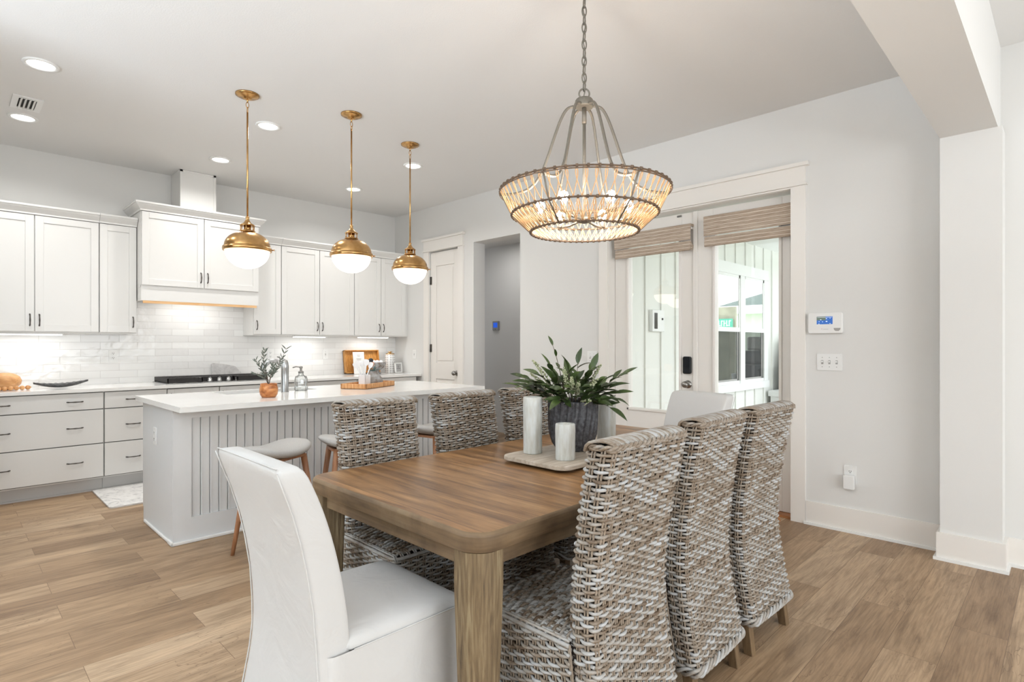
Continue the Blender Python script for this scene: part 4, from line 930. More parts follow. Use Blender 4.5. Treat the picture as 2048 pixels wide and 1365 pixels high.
for k in range(9):
    bx = 0.205 + k * 0.0378; by = 6.22 + 0.0022 * k * k * 0.55
    obj('bead', MB().sphere((bx, by, 0.9145 + 0.0185), 0.0185, 0, 14, 10), 'gourd', t)
obj('tassel', MB().tube([(0.518, 6.292, 0.930), (0.528, 6.315, 0.933), (0.526, 6.34, 0.938)], [0.006, 0.005, 0.004], 8), 'gourd', t)
mb = MB(); L = []
for i in range(25):
    f = i / 24; x = -0.19 + 0.38 * f; wy = 0.075 * math.sin(PI * min(max(f, 0.02), 0.98)) ** 0.6; zb = 0.030 * (2 * f - 1) ** 2 + 0.012 * f
    ring = []
    for q in range(12):
        a = 2 * PI * q / 12; yy = wy * math.cos(a) * (1 + 0.06 * math.sin(x * 90)); zz = 0.030 * math.sin(a) if math.sin(a) < 0 else 0.016 * math.sin(a) * (1 - 1.5 * (1 - abs(math.cos(a)))) + 0.003 * math.sin(x * 150)
        ring.append((0.735 + x, 6.33 + yy, 0.9145 + 0.0312 + zb * 0.8 + zz * (0.4 + 0.6 * math.sin(PI * min(max(f, 0.03), 0.97)))))
    L.append(ring)
mb.loft(L, 0, True); tag(obj('oblong_bowl', mb, 'blackwood', loc=(0.69, 6.32, 0.9145)), 'long dark boat-shaped wooden bowl on the left counter', 'bowl')

# rug in the kitchen aisle and mat by the doors
mb = MB(); mb.prism(rrect(0.925, 2.6, 5.385, 6.145, 0.03), 0.0008, 0.012, 0); tag(obj('kitchen_rug', mb, 'rug', loc=(1.7, 5.75, 0)), 'faded off-white runner rug between island and base cabinets', 'rug')
mb = MB(); mb.prism(rrect(3.92, 4.375, 1.525, 2.45, 0.05), 0.0008, 0.014, 0); tag(obj('door_mat', mb, 'mat', loc=(4.15, 1.98, 0)), 'tan coir mat inside the french doors', 'door mat')

# ================================================================== CEILING FIXTURES
cans = [(0.433, 4.595, 'recessed ceiling light nearest the top left corner, above the air vent'), (0.436, 5.764, 'recessed ceiling light just below the ceiling vent at left'), (1.84, 4.591, 'recessed ceiling light right of the nearest brass pendant rod'),
        (1.86, 5.755, 'recessed ceiling light left of the nearest pendant rod, above the duct chase'), (3.256, 4.605, 'recessed ceiling light behind the farthest pendant rod'), (3.274, 5.779, 'recessed ceiling light behind the middle pendant rod')]
first = None
for x, y, lb in cans:
    if first is None:
        first = thing('recessed_light', lb, 'light', (x, y, ZC), 'recessed ceiling lights')
        mb = MB().lathe([(0.092, -0.001), (0.094, -0.006), (0.090, -0.012), (0.072, -0.010), (0.070, -0.002)], (x, y, ZC), 40, cap0=False, cap1=False); obj('trim_ring', mb, 'trimwhite', first)
        obj('lens', MB().lathe([(0.071, -0.0035), (0.04, -0.007), (0.001, -0.008)], (x, y, ZC), 32), 'lens', first)
    else: dup(first, (x, y, ZC), 0, lb)
    l = bpy.data.lights.new('recessed_light_glow', 'AREA'); l.shape = 'DISK'; l.size = 0.13; l.energy = 7.0; l.color = (1, 0.985, 0.96); l.spread = math.radians(150)
    o = bpy.data.objects.new('recessed_light_glow', l); C.objects.link(o); o.location = (x, y, ZC - 0.02)
t = thing('air_vent', 'white rectangular ceiling air vent with dark louvres', 'vent', (0.426, 5.41, ZC))
mb = MB(); vx0, vx1, vy0, vy1 = 0.345, 0.515, 5.27, 5.56
for (a, b_, c, d) in ((vx0, vx1, vy0, vy0 + 0.04), (vx0, vx1, vy1 - 0.04, vy1), (vx0, vx0 + 0.035, vy0 + 0.04, vy1 - 0.04), (vx1 - 0.035, vx1, vy0 + 0.04, vy1 - 0.04)): mb.box(a, b_, c, d, ZC - 0.008, ZC - 0.0005)
obj('frame', mb, 'trimwhite', t)
obj('backing', B(vx0 + 0.036, vx1 - 0.036, vy0 + 0.041, vy1 - 0.041, ZC - 0.003, ZC - 0.0007), 'slot', t)
for k in range(4):
    x = vx0 + 0.049 + k * 0.0245; mb = B(x - 0.008, x + 0.008, vy0 + 0.03, vy1 - 0.03, -0.001, 0.001); mb.xf(Matrix.Translation((x, 0, ZC - 0.012)) @ Matrix.Rotation(math.radians(-38), 4, 'Y') @ Matrix.Translation((-x, 0, 0))); obj('louvre', mb, 'trimwhite', t)

def arc(r0, z0, r1, z1, n, f): return [(r0 + (r1 - r0) * f(i / n), z0 + (z1 - z0) * i / n) for i in range(n + 1)]
pend = [(1.510, 4.124, 1.972, 'brass globe pendant nearest the camera over the island'), (2.202, 3.918, 1.985, 'middle brass globe pendant over the island'), (2.896, 4.14, 1.968, 'farthest brass globe pendant, in front of the pantry wall')]
proto = None
for x, y, zr, lb in pend:
    if proto is None:
        x0, y0, z0 = x, y, zr
        proto = thing('pendant_lamp', lb, 'pendant lamp', (x, y, zr), 'brass pendants over the island')
        c = (x, y, zr)
        dome = [(0.150, 0.0)] + [(0.150 * math.cos(a) ** 0.9, 0.012 + 0.108 * math.sin(a)) for a in [i * PI / 2 / 14 * 0.84 for i in range(15)]] + [(0.030, 0.122)]
        obj('dome_shade', MB().lathe(dome, c, 48, cap0=False, cap1=False), 'brass', proto)
        obj('rim_band', MB().lathe([(0.148, 0.014), (0.158, 0.010), (0.161, -0.004), (0.159, -0.016), (0.146, -0.018), (0.144, -0.004), (0.148, 0.014)], c, 48, cap0=False, cap1=False), 'brass', proto)
        for k in range(3):
            a = math.radians(-150 + 120 * k); px, py = x + 0.160 * math.cos(a), y + 0.160 * math.sin(a); d_ = (math.cos(a), math.sin(a))
            obj('thumb_screw', MB().tube([(px, py, zr - 0.003), (px + 0.012 * d_[0], py + 0.012 * d_[1], zr - 0.003), (px + 0.016 * d_[0], py + 0.016 * d_[1], zr - 0.003)], [0.004, 0.004, 0.009], 10), 'brass', proto)
        gl = [(0.145, -0.012)] + [(0.145 * math.cos(a), -0.012 - 0.128 * math.sin(a)) for a in [i * PI / 2 / 12 for i in range(1, 12)]] + [(0.002, -0.140)]
        obj('glass_bowl', MB().lathe(gl[::-1], c, 48), 'globe', proto)
        cg = MB(); cg.lathe([(0.050, 0.118), (0.052, 0.124), (0.046, 0.128)], c, 32)
        cg.lathe([(0.046, 0.160), (0.050, 0.164), (0.044, 0.170), (0.026, 0.182), (0.014, 0.200), (0.009, 0.215), (0.013, 0.218), (0.013, 0.223), (0.007, 0.228)], c, 32)
        cg.lathe([(0.024, 0.12), (0.024, 0.165)], c, 20)
        for k in range(6):
            a = k * PI / 3; cg.tube([(x + 0.046 * math.cos(a), y + 0.046 * math.sin(a), zr + 0.122), (x + 0.046 * math.cos(a), y + 0.046 * math.sin(a), zr + 0.166)], 0.0035, 6)
        obj('cage_collar', cg, 'brass', proto)
        ZB = zr + 0.225; rd = MB(); rd.tube([(x, y, ZB), (x, y, ZC - 0.125)], 0.0062, 10)
        obj('stem_rod', rd, 'brass', proto)
        ch = MB()
        for k in range(2):
            zc = ZC - 0.11 + 0.034 * k; pts = []
            for q in range(16):
                a = 2 * PI * q / 16; u = 0.0095 * math.cos(a); v = 0.020 * math.sin(a)
                pts.append((x + (u if k else 0), y + (0 if k else u), zc + v))
            ch.tube(pts, 0.0026, 6, True)
        ch.tube([(x, y, ZC - 0.058), (x, y, ZC - 0.02)], 0.006, 8)
        obj('chain_link', ch, 'brass', proto)
        obj('canopy', MB().lathe([(0.012, -0.038), (0.028, -0.034), (0.032, -0.024), (0.060, -0.020), (0.066, -0.014), (0.078, -0.010), (0.079, -0.001)], (x, y, ZC), 40), 'brass', proto)
    else:
        # the fixture is copied; the tiny difference in hang height sits in the rod
        r = dup(proto, (x, y, zr), 0, lb)
        for c_ in r.children:
            if c_.name.startswith(('canopy', 'chain_link')): c_.location.z += z0 - zr
            if c_.name.startswith('stem_rod'): c_.scale.z = 1.0; c_.location.z += 0.0 if zr > z0 else 0.004

# ------------------------------------------------------------------ chandelier
HXc, HYc = 2.11, 1.62
t = thing('chandelier', 'rattan basket chandelier with six bulbs hanging over the dining table', 'chandelier', (HXc, HYc, 2.015))
RG = [(0.392, 2.015), (0.338, 1.905), (0.250, 1.825)]
for k, (r, z) in enumerate(RG):
    mb = MB(); mb.tube([(HXc + r * math.cos(a), HYc + r * math.sin(a), z) for a in np.linspace(0, 2 * PI, 72, endpoint=False)], 0.0042, 8, True)
    if k == 0: mb.tube([(HXc + (r + 0.004) * math.cos(a), HYc + (r + 0.004) * math.sin(a), z - 0.011) for a in np.linspace(0, 2 * PI, 72, endpoint=False)], 0.003, 6, True)
    for a in np.linspace(0, 2 * PI, 54, endpoint=False):
        q = np.array([HXc + r * math.cos(a), HYc + r * math.sin(a), z]); tg = np.array([-math.sin(a), math.cos(a), 0]) * 0.005
        mb.tube([q - tg, q + tg], 0.0078, 7)
    obj('hoop', mb, 'rattandark', t)
mb = MB()
NL = 60
for k in range(NL):
    a0 = 2 * PI * k / NL; dA = 2 * PI / NL
    for (r0, z0_), (r1, z1_) in ((RG[1], RG[0]), (RG[2], RG[1])):
        pts = []
        for i in range(17):
            f = i / 16; s_ = math.sin(PI * f); wv_ = dA * 0.62 * (math.sin(PI * f) ** 0.8) * (1 if i <= 8 else 1)
            g = min(f, 1 - f) * 2       # 0 at the knot, 1 at the crown of the loop
            g2 = math.sin(g * PI / 2); wd = dA * 0.62 * math.sin(PI * g ** 1.25 * 0.97 + 0.0) ** 0.8 if g < 1 else 0.0 
            aa = a0 + (-wd if f < 0.5 else wd); rr = r0 + (r1 - r0) * g2; zz = z0_ + (z1_ - z0_) * g2
            pts.append((HXc + rr * math.cos(aa), HYc + rr * math.sin(aa), zz))
        mb.tube(pts, 0.0024, 5)
        if z1_ > 1.95: continue
        # down-loop interlocking
        pts2 = []
        for i in range(13):
            f = i / 12; g = min(f, 1 - f) * 2; g2 = math.sin(g * PI / 2); wd = dA * 0.45 * math.sin(PI * min(1, g * 0.9)) ** 0.9
            aa = a0 + dA / 2 + (-wd if f < 0.5 else wd); rr = r1 + (r0 - r1) * g2; zz = z1_ + (z0_ - z1_) * g2
            pts2.append((HXc + rr * math.cos(aa), HYc + rr * math.sin(aa), zz))
        mb.tube(pts2, 0.0020, 5)
obj('woven_basket', mb, 'rattan', t)['label'] = 'looped pale rattan weave'
for k in range(6):
    a = math.radians(12 + 60 * k); d = (math.cos(a), math.sin(a))
    mb = MB(); mb.tube([(HXc + r * d[0], HYc + r * d[1], z) for r, z in ((0.392, 2.015), (0.338, 1.905), (0.250, 1.825))], 0.0045, 6); obj('rib', mb, 'chand', t)
    prof = [(0.020, 2.412), (0.050, 2.412), (0.082, 2.398), (0.110, 2.350), (0.140, 2.268), (0.170, 2.178), (0.203, 2.095), (0.245, 2.040), (0.295, 2.014), (0.350, 2.004), (0.390, 2.006)]
    P_ = [(HXc + r * d[0], HYc + r * d[1], z) for r, z in smooth2(prof)]
    mb = MB(); mb.tube(P_, 0.0068, 8); obj('arm', mb, 'chand', t)
    e = (HXc + 0.205 * d[0], HYc + 0.205 * d[1])
    mb = MB(); mb.tube([(HXc + 0.03 * d[0], HYc + 0.03 * d[1], 1.882), (HXc + 0.12 * d[0], HYc + 0.12 * d[1], 1.876), (e[0], e[1], 1.880)], 0.006, 8); mb.lathe([(0.014, 0), (0.019, 0.006), (0.012, 0.012), (0.012, 0.034)], (e[0], e[1], 1.878), 14)
    s_ = obj('lamp_arm', mb, 'chand', t)
    obj('bulb', MB().lathe([(0.009, 0), (0.011, 0.008), (0.020, 0.024), (0.0215, 0.036), (0.016, 0.050), (0.004, 0.057)], (e[0], e[1], 1.913), 14), 'bulb', s_)
mb = MB(); mb.lathe([(0.010, -0.02), (0.034, -0.014), (0.038, 0.0), (0.030, 0.012), (0.008, 0.03)], (HXc, HYc, 1.885), 24); mb.tube([(HXc, HYc, 1.90), (HXc, HYc, 2.42)], 0.0075, 10); mb.tube([(HXc, HYc, 2.33), (HXc, HYc, 2.41)], 0.0105, 10); obj('center_column', mb, 'chand', t)
mb = MB(); mb.lathe([(0.040, -0.02), (0.042, -0.016), (0.042, 0.012), (0.036, 0.020), (0.006, 0.024)], (HXc, HYc, 2.425), 32)
mb.tube([(HXc + 0.024 * math.cos(a) * rt[0], HYc + 0.024 * math.cos(a) * rt[1], 2.470 + 0.024 * math.sin(a)) for a in np.linspace(0, 2 * PI, 20, endpoint=False)], 0.004, 8, True); obj('hub_cap', mb, 'chand', t)
mb = MB(); z = 2.485; k = 0
while z < ZC - 0.05:
    pts = []
    for q in range(14):
        a = 2 * PI * q / 14; u = 0.0105 * math.cos(a); v = 0.024 * math.sin(a); ph = math.radians(45 + 90 * (k % 2) + 15)
        pts.append((HXc + u * math.cos(ph), HYc + u * math.sin(ph), z + 0.02 + v))
    mb.tube(pts, 0.0031, 6, True); z += 0.039; k += 1
obj('chain', mb, 'chand', t)
obj('cord', MB().tube([(HXc + 0.006 * math.sin(i * 1.3), HYc + 0.006 * math.cos(i * 1.3), 2.45 + i * (ZC - 2.46) / 20) for i in range(21)], 0.0028, 6), 'chand', t)
obj('canopy', MB().lathe([(0.015, -0.03), (0.05, -0.024), (0.062, -0.012), (0.064, -0.001)], (HXc, HYc, ZC), 32), 'chand', t)

# ================================================================== DINING TABLE
TX0, TX1, TY0, TY1 = 1.048, 3.20, 1.178, 2.238
t = thing('dining_table', 'long weathered wooden dining table with rounded corners', 'table', ((TX0 + TX1) / 2, (TY0 + TY1) / 2, 0))
mb = MB(); rr_ = rrect(TX0, TX1, TY0, TY1, 0.085, 9)
def ins(poly, d): return rrect(TX0 + d, TX1 - d, TY0 + d, TY1 - d, 0.085 - d, 9)
loops = []
for d, z in ((0.004, 0.702), (0.0, 0.706), (0.0, 0.748)): loops.append([(x, y, z) for x, y in ins(None, d)])
mb.loft(loops, 0, True, False)
lp = [[(x, y, z) for x, y in ins(None, d)] for d, z in ((0.0, 0.748), (0.003, 0.756), (0.010, 0.760))]; mb.loft(lp, 0, True, False)
n_ = len(lp[0]); mb.add([(x, y, 0.702) for x, y in ins(None, 0.004)], [tuple(range(n_ - 1, -1, -1))], 0)
mb.add([(x, y, 0.760) for x, y in ins(None, 0.010)], [tuple(range(n_))], 1)
obj('tabletop', mb, ['tablewood', 'tabletop'], t)
mb = MB()
for (a, b_, c, d) in ((TX0 + 0.10, TX1 - 0.10, TY0 + 0.035, TY0 + 0.058), (TX0 + 0.10, TX1 - 0.10, TY1 - 0.058, TY1 - 0.035), (TX0 + 0.035, TX0 + 0.058, TY0 + 0.1, TY1 - 0.1), (TX1 - 0.058, TX1 - 0.035, TY0 + 0.1, TY1 - 0.1)): mb.box(a, b_, c, d, 0.645, 0.7015)
obj('apron', mb, 'tablewood', t, bev=0.002)
for sx in (0, 1):
    for sy in (0, 1):
        # each leg: outer corner well rounded, slight taper
        def prof(w_):
            pl = rrect(-w_ / 2, w_ / 2, -w_ / 2, w_ / 2, 0.012, 3); out = []
            R_ = 0.070
            pts = [(w_ / 2 - 0.01, w_ / 2), (-w_ / 2 + 0.012, w_ / 2), (-w_ / 2, w_ / 2 - 0.012)] + [(-w_ / 2 + R_ - R_ * math.cos(q), -w_ / 2 + R_ - R_ * math.sin(q)) for q in np.linspace(0, PI / 2, 9)] + [(w_ / 2 - 0.012, -w_ / 2), (w_ / 2, -w_ / 2 + 0.012), (w_ / 2, w_ / 2 - 0.01)]
            return pts
        cx = TX0 + 0.062 if sx == 0 else TX1 - 0.062; cy = TY0 + 0.062 if sy == 0 else TY1 - 0.062
        L = []
        for w_, z in ((0.080, 0.0), (0.084, 0.01), (0.114, 0.60), (0.114, 0.7015)):
            off = (0.114 - w_) / 2 * 0
            L.append([(cx + (x if sx == 0 else -x), cy + (y if sy == 0 else -y), z) for x, y in prof(w_)])
        if sx != sy: L = [l_[::-1] for l_ in L]
        mb = MB(); mb.loft(L, 0, False); o = obj('leg', mb, 'tablelegw', t)
        for p_ in o.data.polygons: p_.use_smooth = False
        
# serving board and what stands on it
t = thing('serving_board', 'whitewashed wooden tray board in the middle of the dining table', 'tray', (2.12, 1.70, 0.76))
mb = MB(); mb.prism(rrect(1.80, 2.56, 1.485, 1.87, 0.055, 6), 0.772, 0.792, 0); obj('board', mb, 'traywood', t, bev=0.004)
for a in (1.88, 2.44): obj('foot', B(a, a + 0.04, 1.52, 1.84, 0.7605, 0.7725), 'traywood', t)
def stone_cyl(x, y, r, h, lb, k):
    t = thing('stone_candle_holder', lb, 'candle holder', (x, y, 0.7922), 'frosted stone cylinders on the serving board')
    w_ = lambda a, z: 1 + 0.025 * math.sin(2 * a + k + z * 9) + 0.012 * math.sin(5 * a + 2 * k)
    obj('cylinder', MB().lathe([(r * 0.96, 0), (r, 0.004), (r * 0.98, h * 0.4), (r * 1.0, h * 0.8), (r * 0.97, h - 0.004), (r * 0.92, h), (r * 0.62, h - 0.001), (r * 0.60, h - 0.03), (0.001, h - 0.032)], (x, y, 0.7922), 40, wav=w_), 'selenite', t)
stone_cyl(1.945, 1.795, 0.045, 0.262, 'tall frosted stone cylinder left of the grey planter', 0.3)
stone_cyl(1.935, 1.590, 0.0435, 0.158, 'short frosted stone cylinder in front of the grey planter', 1.9)
stone_cyl(2.405, 1.705, 0.048, 0.240, 'tall frosted stone cylinder right of the grey planter', 3.1)
GX, GY = 2.145, 1.715
t = thing('leafy_centerpiece', 'leafy greenery in a fluted dark grey planter on the dining table', 'plant', (GX, GY, 0.7922))
fl_ = lambda a, z: 1 - 0.10 * abs(math.cos(10 * a + 0.8 * math.sin(z * 22))) ** 2.2 + 0.03
prof = [(0.070, 0), (0.078, 0.003), (0.100, 0.035), (0.112, 0.075), (0.117, 0.12), (0.118, 0.17), (0.119, 0.215), (0.120, 0.235), (0.116, 0.240), (0.108, 0.236), (0.104, 0.19), (0.001, 0.185)]
prof2 = []
for i in range(len(prof) - 1):
    for k in range(3): f = k / 3; prof2.append((prof[i][0] * (1 - f) + prof[i + 1][0] * f, prof[i][1] * (1 - f) + prof[i + 1][1] * f))
prof2.append(prof[-1]); obj('planter', MB().lathe(prof2, (GX, GY, 0.7922), 240, wav=fl_), 'greypot', t)
fol = MB(); stm = MB(); bud = MB(); r2 = random.Random(11); bz = 0.7922 + 0.19
def sprig(dx, dz, dd, nl, LL, WW, kind='leaf'):
    """dx: reach to the right as seen from the table's long side, dz: height, dd: depth"""
    s0 = np.array([GX, GY, bz]) + rt * dx * 0.25 + fwv * dd * 0.3; e0 = np.array([GX, GY, bz]) + rt * dx + up * dz + fwv * dd
    mid = (s0 + e0) / 2 + up * 0.025; P_ = [s0, (s0 + mid) / 2 + up * 0.012, mid, (mid + e0) / 2 + up * 0.008, e0]
    stm.tube(P_, [0.0028, 0.0025, 0.002, 0.0016, 0.001], 5)
    dr = (e0 - mid); dr /= np.linalg.norm(dr)
    if kind == 'leaf':
        leaf(fol, e0 - dr * 0.01, dr + up * r2.uniform(-0.3, 0.2), LL * 1.1, WW, up + rt * r2.uniform(-0.4, 0.4) - fwv * r2.uniform(0, 0.8), r2.uniform(0.1, 0.4))
        for i in range(nl):
            f = 0.35 + 0.6 * i / nl; q = s0 + (e0 - s0) * f + up * 0.025 * math.sin(PI * f); sg = 1 if i % 2 else -1
            sd = np.cross(dr, up); sd /= max(np.linalg.norm(sd), 1e-6)
            leaf(fol, q, dr * 0.7 + sd * sg * r2.uniform(0.5, 1.0) + up * r2.uniform(-0.1, 0.5), LL * r2.uniform(0.75, 1.1), WW * r2.uniform(0.8, 1.1), up - fwv * r2.uniform(0, 0.9) + rt * r2.uniform(-0.4, 0.4), r2.uniform(0.05, 0.4))
    else:
        bud = MB()
        for i in range(46):
            f = 0.45 + 0.6 * i / 46; a = i * 2.4; q = s0 + (e0 - s0) * f + up * 0.02 * math.sin(PI * min(f, 1)); rad = 0.014 * (1.15 - f * 0.75)
            q = q + rt * rad * math.cos(a) + fwv * rad * math.sin(a) + up * r2.uniform(-.004, .004); bud.sphere(tuple(q), r2.uniform(0.003, 0.005), 0, 6, 4)
        bud.tube([s0 + (e0 - s0) * 0.4, e0], 0.003, 6)
        obj('flower_spike', bud, 'bud', t)
for args in ((-0.235, 0.155, 0.02, 5, 0.075, 0.034), (-0.26, 0.115, -0.02, 5, 0.085, 0.036), (-0.17, 0.175, -0.05, 5, 0.075, 0.034), (-0.11, 0.21, 0.03, 5, 0.08, 0.036), (-0.03, 0.20, -0.05, 5, 0.08, 0.040), (0.03, 0.23, 0.04, 4, 0.08, 0.040),
             (0.09, 0.21, -0.03, 5, 0.075, 0.038), (0.14, 0.15, -0.08, 6, 0.08, 0.038), (0.24, 0.17, 0.0, 6, 0.085, 0.034), (0.20, 0.085, -0.04, 5, 0.085, 0.038), (0.22, 0.05, 0.04, 5, 0.08, 0.036), (-0.06, 0.10, -0.12, 6, 0.08, 0.038), (0.05, 0.09, -0.13, 6, 0.08, 0.038),
             (-0.11, 0.10, -0.10, 6, 0.08, 0.036), (0.13, 0.06, -0.11, 5, 0.075, 0.036), (-0.19, 0.10, 0.07, 5, 0.08, 0.036), (0.0, 0.14, 0.10, 6, 0.08, 0.038), (0.11, 0.12, 0.10, 5, 0.08, 0.038), (-0.07, 0.15, 0.08, 5, 0.08, 0.038), (-0.10, 0.32, 0.0, 3, 0.05, 0.020),
             (-0.20, 0.10, 0.05, 5, 0.09, 0.042), (-0.15, 0.13, -0.08, 6, 0.09, 0.044), (-0.08, 0.06, -0.14, 6, 0.085, 0.044), (0.02, 0.12, -0.10, 6, 0.09, 0.046), (0.10, 0.05, -0.13, 6, 0.085, 0.044), (0.17, 0.02, -0.10, 5, 0.09, 0.042),
             (0.18, 0.11, -0.02, 6, 0.09, 0.042), (-0.21, 0.13, 0.0, 6, 0.085, 0.040), (-0.02, 0.17, 0.0, 6, 0.085, 0.044), (0.07, 0.16, 0.0, 6, 0.085, 0.044), (-0.10, 0.15, 0.0, 6, 0.085, 0.044), (0.13, 0.10, -0.06, 6, 0.085, 0.042)):
    sprig(*args)
for args in ((-0.19, 0.235, -0.02), (-0.20, 0.175, -0.03), (-0.02, 0.16, -0.13), (0.015, 0.14, -0.12), (0.10, 0.15, -0.10), (0.13, 0.21, 0.0), (-0.05, 0.20, -0.06), (0.06, 0.06, -0.16)): sprig(*args, 0, 0, 0, 'bud')
obj('stems', stm, 'bark', t); obj('foliage', fol, 'leaf', t); 

# ================================================================== WICKER CHAIRS
def wicker_chair(label, group):
    t = thing('wicker_chair', label, 'chair', (0, 0, 0), group)
    rj = random.Random(3)
    ZT = 1.018; ZB = 0.135; TH = 0.086
    def yo(z):   # outer face of the back (negative y = outside), waisted
        return -0.205 - 0.075 * max(0, (z - 0.52) / 0.52) ** 1.6 - 0.055 * max(0, (0.50 - z) / 0.37) ** 1.5
    def hw(z): return 0.209 - 0.012 * math.sin(PI * min(1, max(0, (z - 0.13) / 0.9)))
    def loop(z, n, off=0.0, ph=0.0):
        h = hw(z) + off; y0 = yo(z) - off; y1 = y0 + TH + 2 * off; r = 0.026 + max(off, 0)
        P_ = rrect(-h, h, y0, y1, r, 4); P_ = np.array(P_ + [P_[0]]); sg = np.linalg.norm(np.diff(P_, axis=0), axis=1); cs = np.concatenate([[0], np.cumsum(sg)])
        s_ = (np.arange(n) + ph) / n * cs[-1]; X = np.interp(s_, cs, P_[:, 0]); Y = np.interp(s_, cs, P_[:, 1])
        return np.stack([X, Y, np.full(n, z)], 1)
    NS = 30; NP = NS * 4; pitch = 0.0122
    bk = MB(); rows = int((ZT - ZB) / pitch)
    def weave(path_fn, rows_z, amp, r, closed, mbx, n=6, stake=4):
        for j, z in enumerate(rows_z):
            P0 = path_fn(z, 0.0); P1 = path_fn(z, 0.01); Nn = P1 - P0; Nn /= np.maximum(np.linalg.norm(Nn, axis=1, keepdims=True), 1e-9)
            k = np.arange(len(P0)); w_ = np.cos(PI * k / stake) * (-1) ** j; w_ = np.sign(w_) * np.abs(w_) ** 0.8
            P_ = P0 + Nn * (amp * w_)[:, None]; P_[:, 2] += 0.0016 * np.sin(k * 0.37 + j * 1.7) + rj.uniform(-0.0008, 0.0008)
            R_ = r * (1 + 0.10 * np.sin(k * 0.8 + j * 2.1)) * rj.uniform(0.9, 1.08)
            # each row is laid from several rattan canes whose ends tuck in
            Kp = len(P_); idx = list(range(Kp)) + ([0] if closed else []); i0 = 0
            start = rj.randint(0, 19) if closed else 0
            if closed: idx = [(q + start) % Kp for q in range(Kp + 1)]
            while i0 < len(idx) - 1:
                i1 = min(len(idx) - 1, i0 + rj.choice((12, 16, 20, 28)))
                if len(idx) - 1 - i1 < 6: i1 = len(idx) - 1
                sub = idx[i0:i1 + 1]; rr_ = R_[sub] * rj.uniform(0.92, 1.05); mbx.tube(P_[sub], rr_, n)
                i0 = i1
    weave(lambda z, off: loop(z, NP, off), [ZB + 0.02 + i * pitch for i in range(rows - 1)], 0.0066, 0.0053, True, bk)
    stz = np.linspace(ZB, ZT, 26)
    stk = [loop(z, NP) for z in stz]
    for s_ in range(NS):
        for dk in (-0.6, 0.6):
            pts = []
            for L_ in stk:
                i0 = s_ * 4; a = L_[i0 % NP]; b_ = L_[(i0 + (1 if dk > 0 else -1)) % NP]; pts.append(a + (b_ - a) * abs(dk))
            bk.tube(pts, 0.0036, 5, mi=2)
    # rolled top: skewed wraps across the thickness and two rim ropes
    top = loop(ZT, 240); h = hw(ZT); y0 = yo(ZT); y1 = y0 + TH
    nx = 44
    for i in range(nx):
        x = -h + 0.006 + (2 * h - 0.026) * i / (nx - 1); pts = []
        for q in range(9):
            a = PI * q / 8; pts.append((x + 0.016 * math.cos(a), (y0 + y1) / 2 - (TH / 2 - 0.002) * math.cos(a), ZT - 0.014 + 0.030 * math.sin(a) ** 0.7))
        bk.tube(pts, 0.0050, 5)
    for ph in (0, PI):
        L_ = loop(ZT - 0.002, 160); k = np.arange(160); P0 = loop(ZT, 160, 0.0); Nn = loop(ZT, 160, 0.01) - P0; Nn /= np.linalg.norm(Nn, axis=1, keepdims=True)
        P_ = L_ + Nn * (0.005 * np.cos(k * 2 * PI / 8 + ph))[:, None]; P_[:, 2] += 0.005 * np.sin(k * 2 * PI / 8 + ph); bk.tube(P_, 0.0052, 6, True)
    # braided hem
    for ph in (0, 2 * PI / 3, 4 * PI / 3):
        L_ = loop(ZB + 0.006, 160); k = np.arange(160); Nn = loop(ZB, 160, 0.01) - loop(ZB, 160); Nn /= np.linalg.norm(Nn, axis=1, keepdims=True)
        P_ = L_ + Nn * (0.004 + 0.008 * np.cos(k * 2 * PI / 16 + ph))[:, None]; P_[:, 2] += 0.012 * np.sin(k * 2 * PI / 16 + ph); bk.tube(P_, 0.0068, 6, True)
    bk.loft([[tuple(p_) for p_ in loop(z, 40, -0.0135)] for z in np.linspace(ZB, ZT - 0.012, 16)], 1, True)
    obj('backrest', bk, ['wicker', 'wickershade', 'wickerstake'], t)
    # seat box
    st = MB(); SH = 0.452; SB = 0.15; SW = 0.212; SF = 0.262; yi = lambda z: yo(z) + TH - 0.01
    def upath(z, off):
        y_ = yi(z); sw = SW + off; sf = SF + off; r = 0.03 + off; fl2 = 0.02 * max(0, (0.35 - z) / 0.2) ** 1.5
        P_ = [(-sw, y_)] + [(-sw, sf - r)] + [(-sw + r - r * math.cos(a), sf - r + r * math.sin(a)) for a in np.linspace(0, PI / 2, 6)[1:]] + [(sw - r + r * math.sin(a), sf - r + r * math.cos(a)) for a in np.linspace(0, PI / 2, 6)] + [(sw, y_)]
        P_ = np.array(P_); sg = np.linalg.norm(np.diff(P_, axis=0), axis=1); cs = np.concatenate([[0], np.cumsum(sg)]); nn = 137
        s_ = np.linspace(0, cs[-1], nn); return np.stack([np.interp(s_, cs, P_[:, 0]), np.interp(s_, cs, P_[:, 1]), np.full(nn, z)], 1)
    zr = [SB + 0.02 + i * pitch for i in range(int((SH - SB - 0.03) / pitch))]
    weave(upath, zr, 0.0066, 0.0053, False, st)
    zz = np.linspace(SB, SH - 0.01, 8); U = [upath(z, 0) for z in zz]
    for k in range(0, 137, 4):
        for dk in (-0.6, 0.6):
            pts = []
            for L_ in U:
                a = L_[k]; b_ = L_[min(136, max(0, k + (1 if dk > 0 else -1)))]; pts.append(a + (b_ - a) * 0.6)
            st.tube(pts, 0.0036, 5, mi=2)
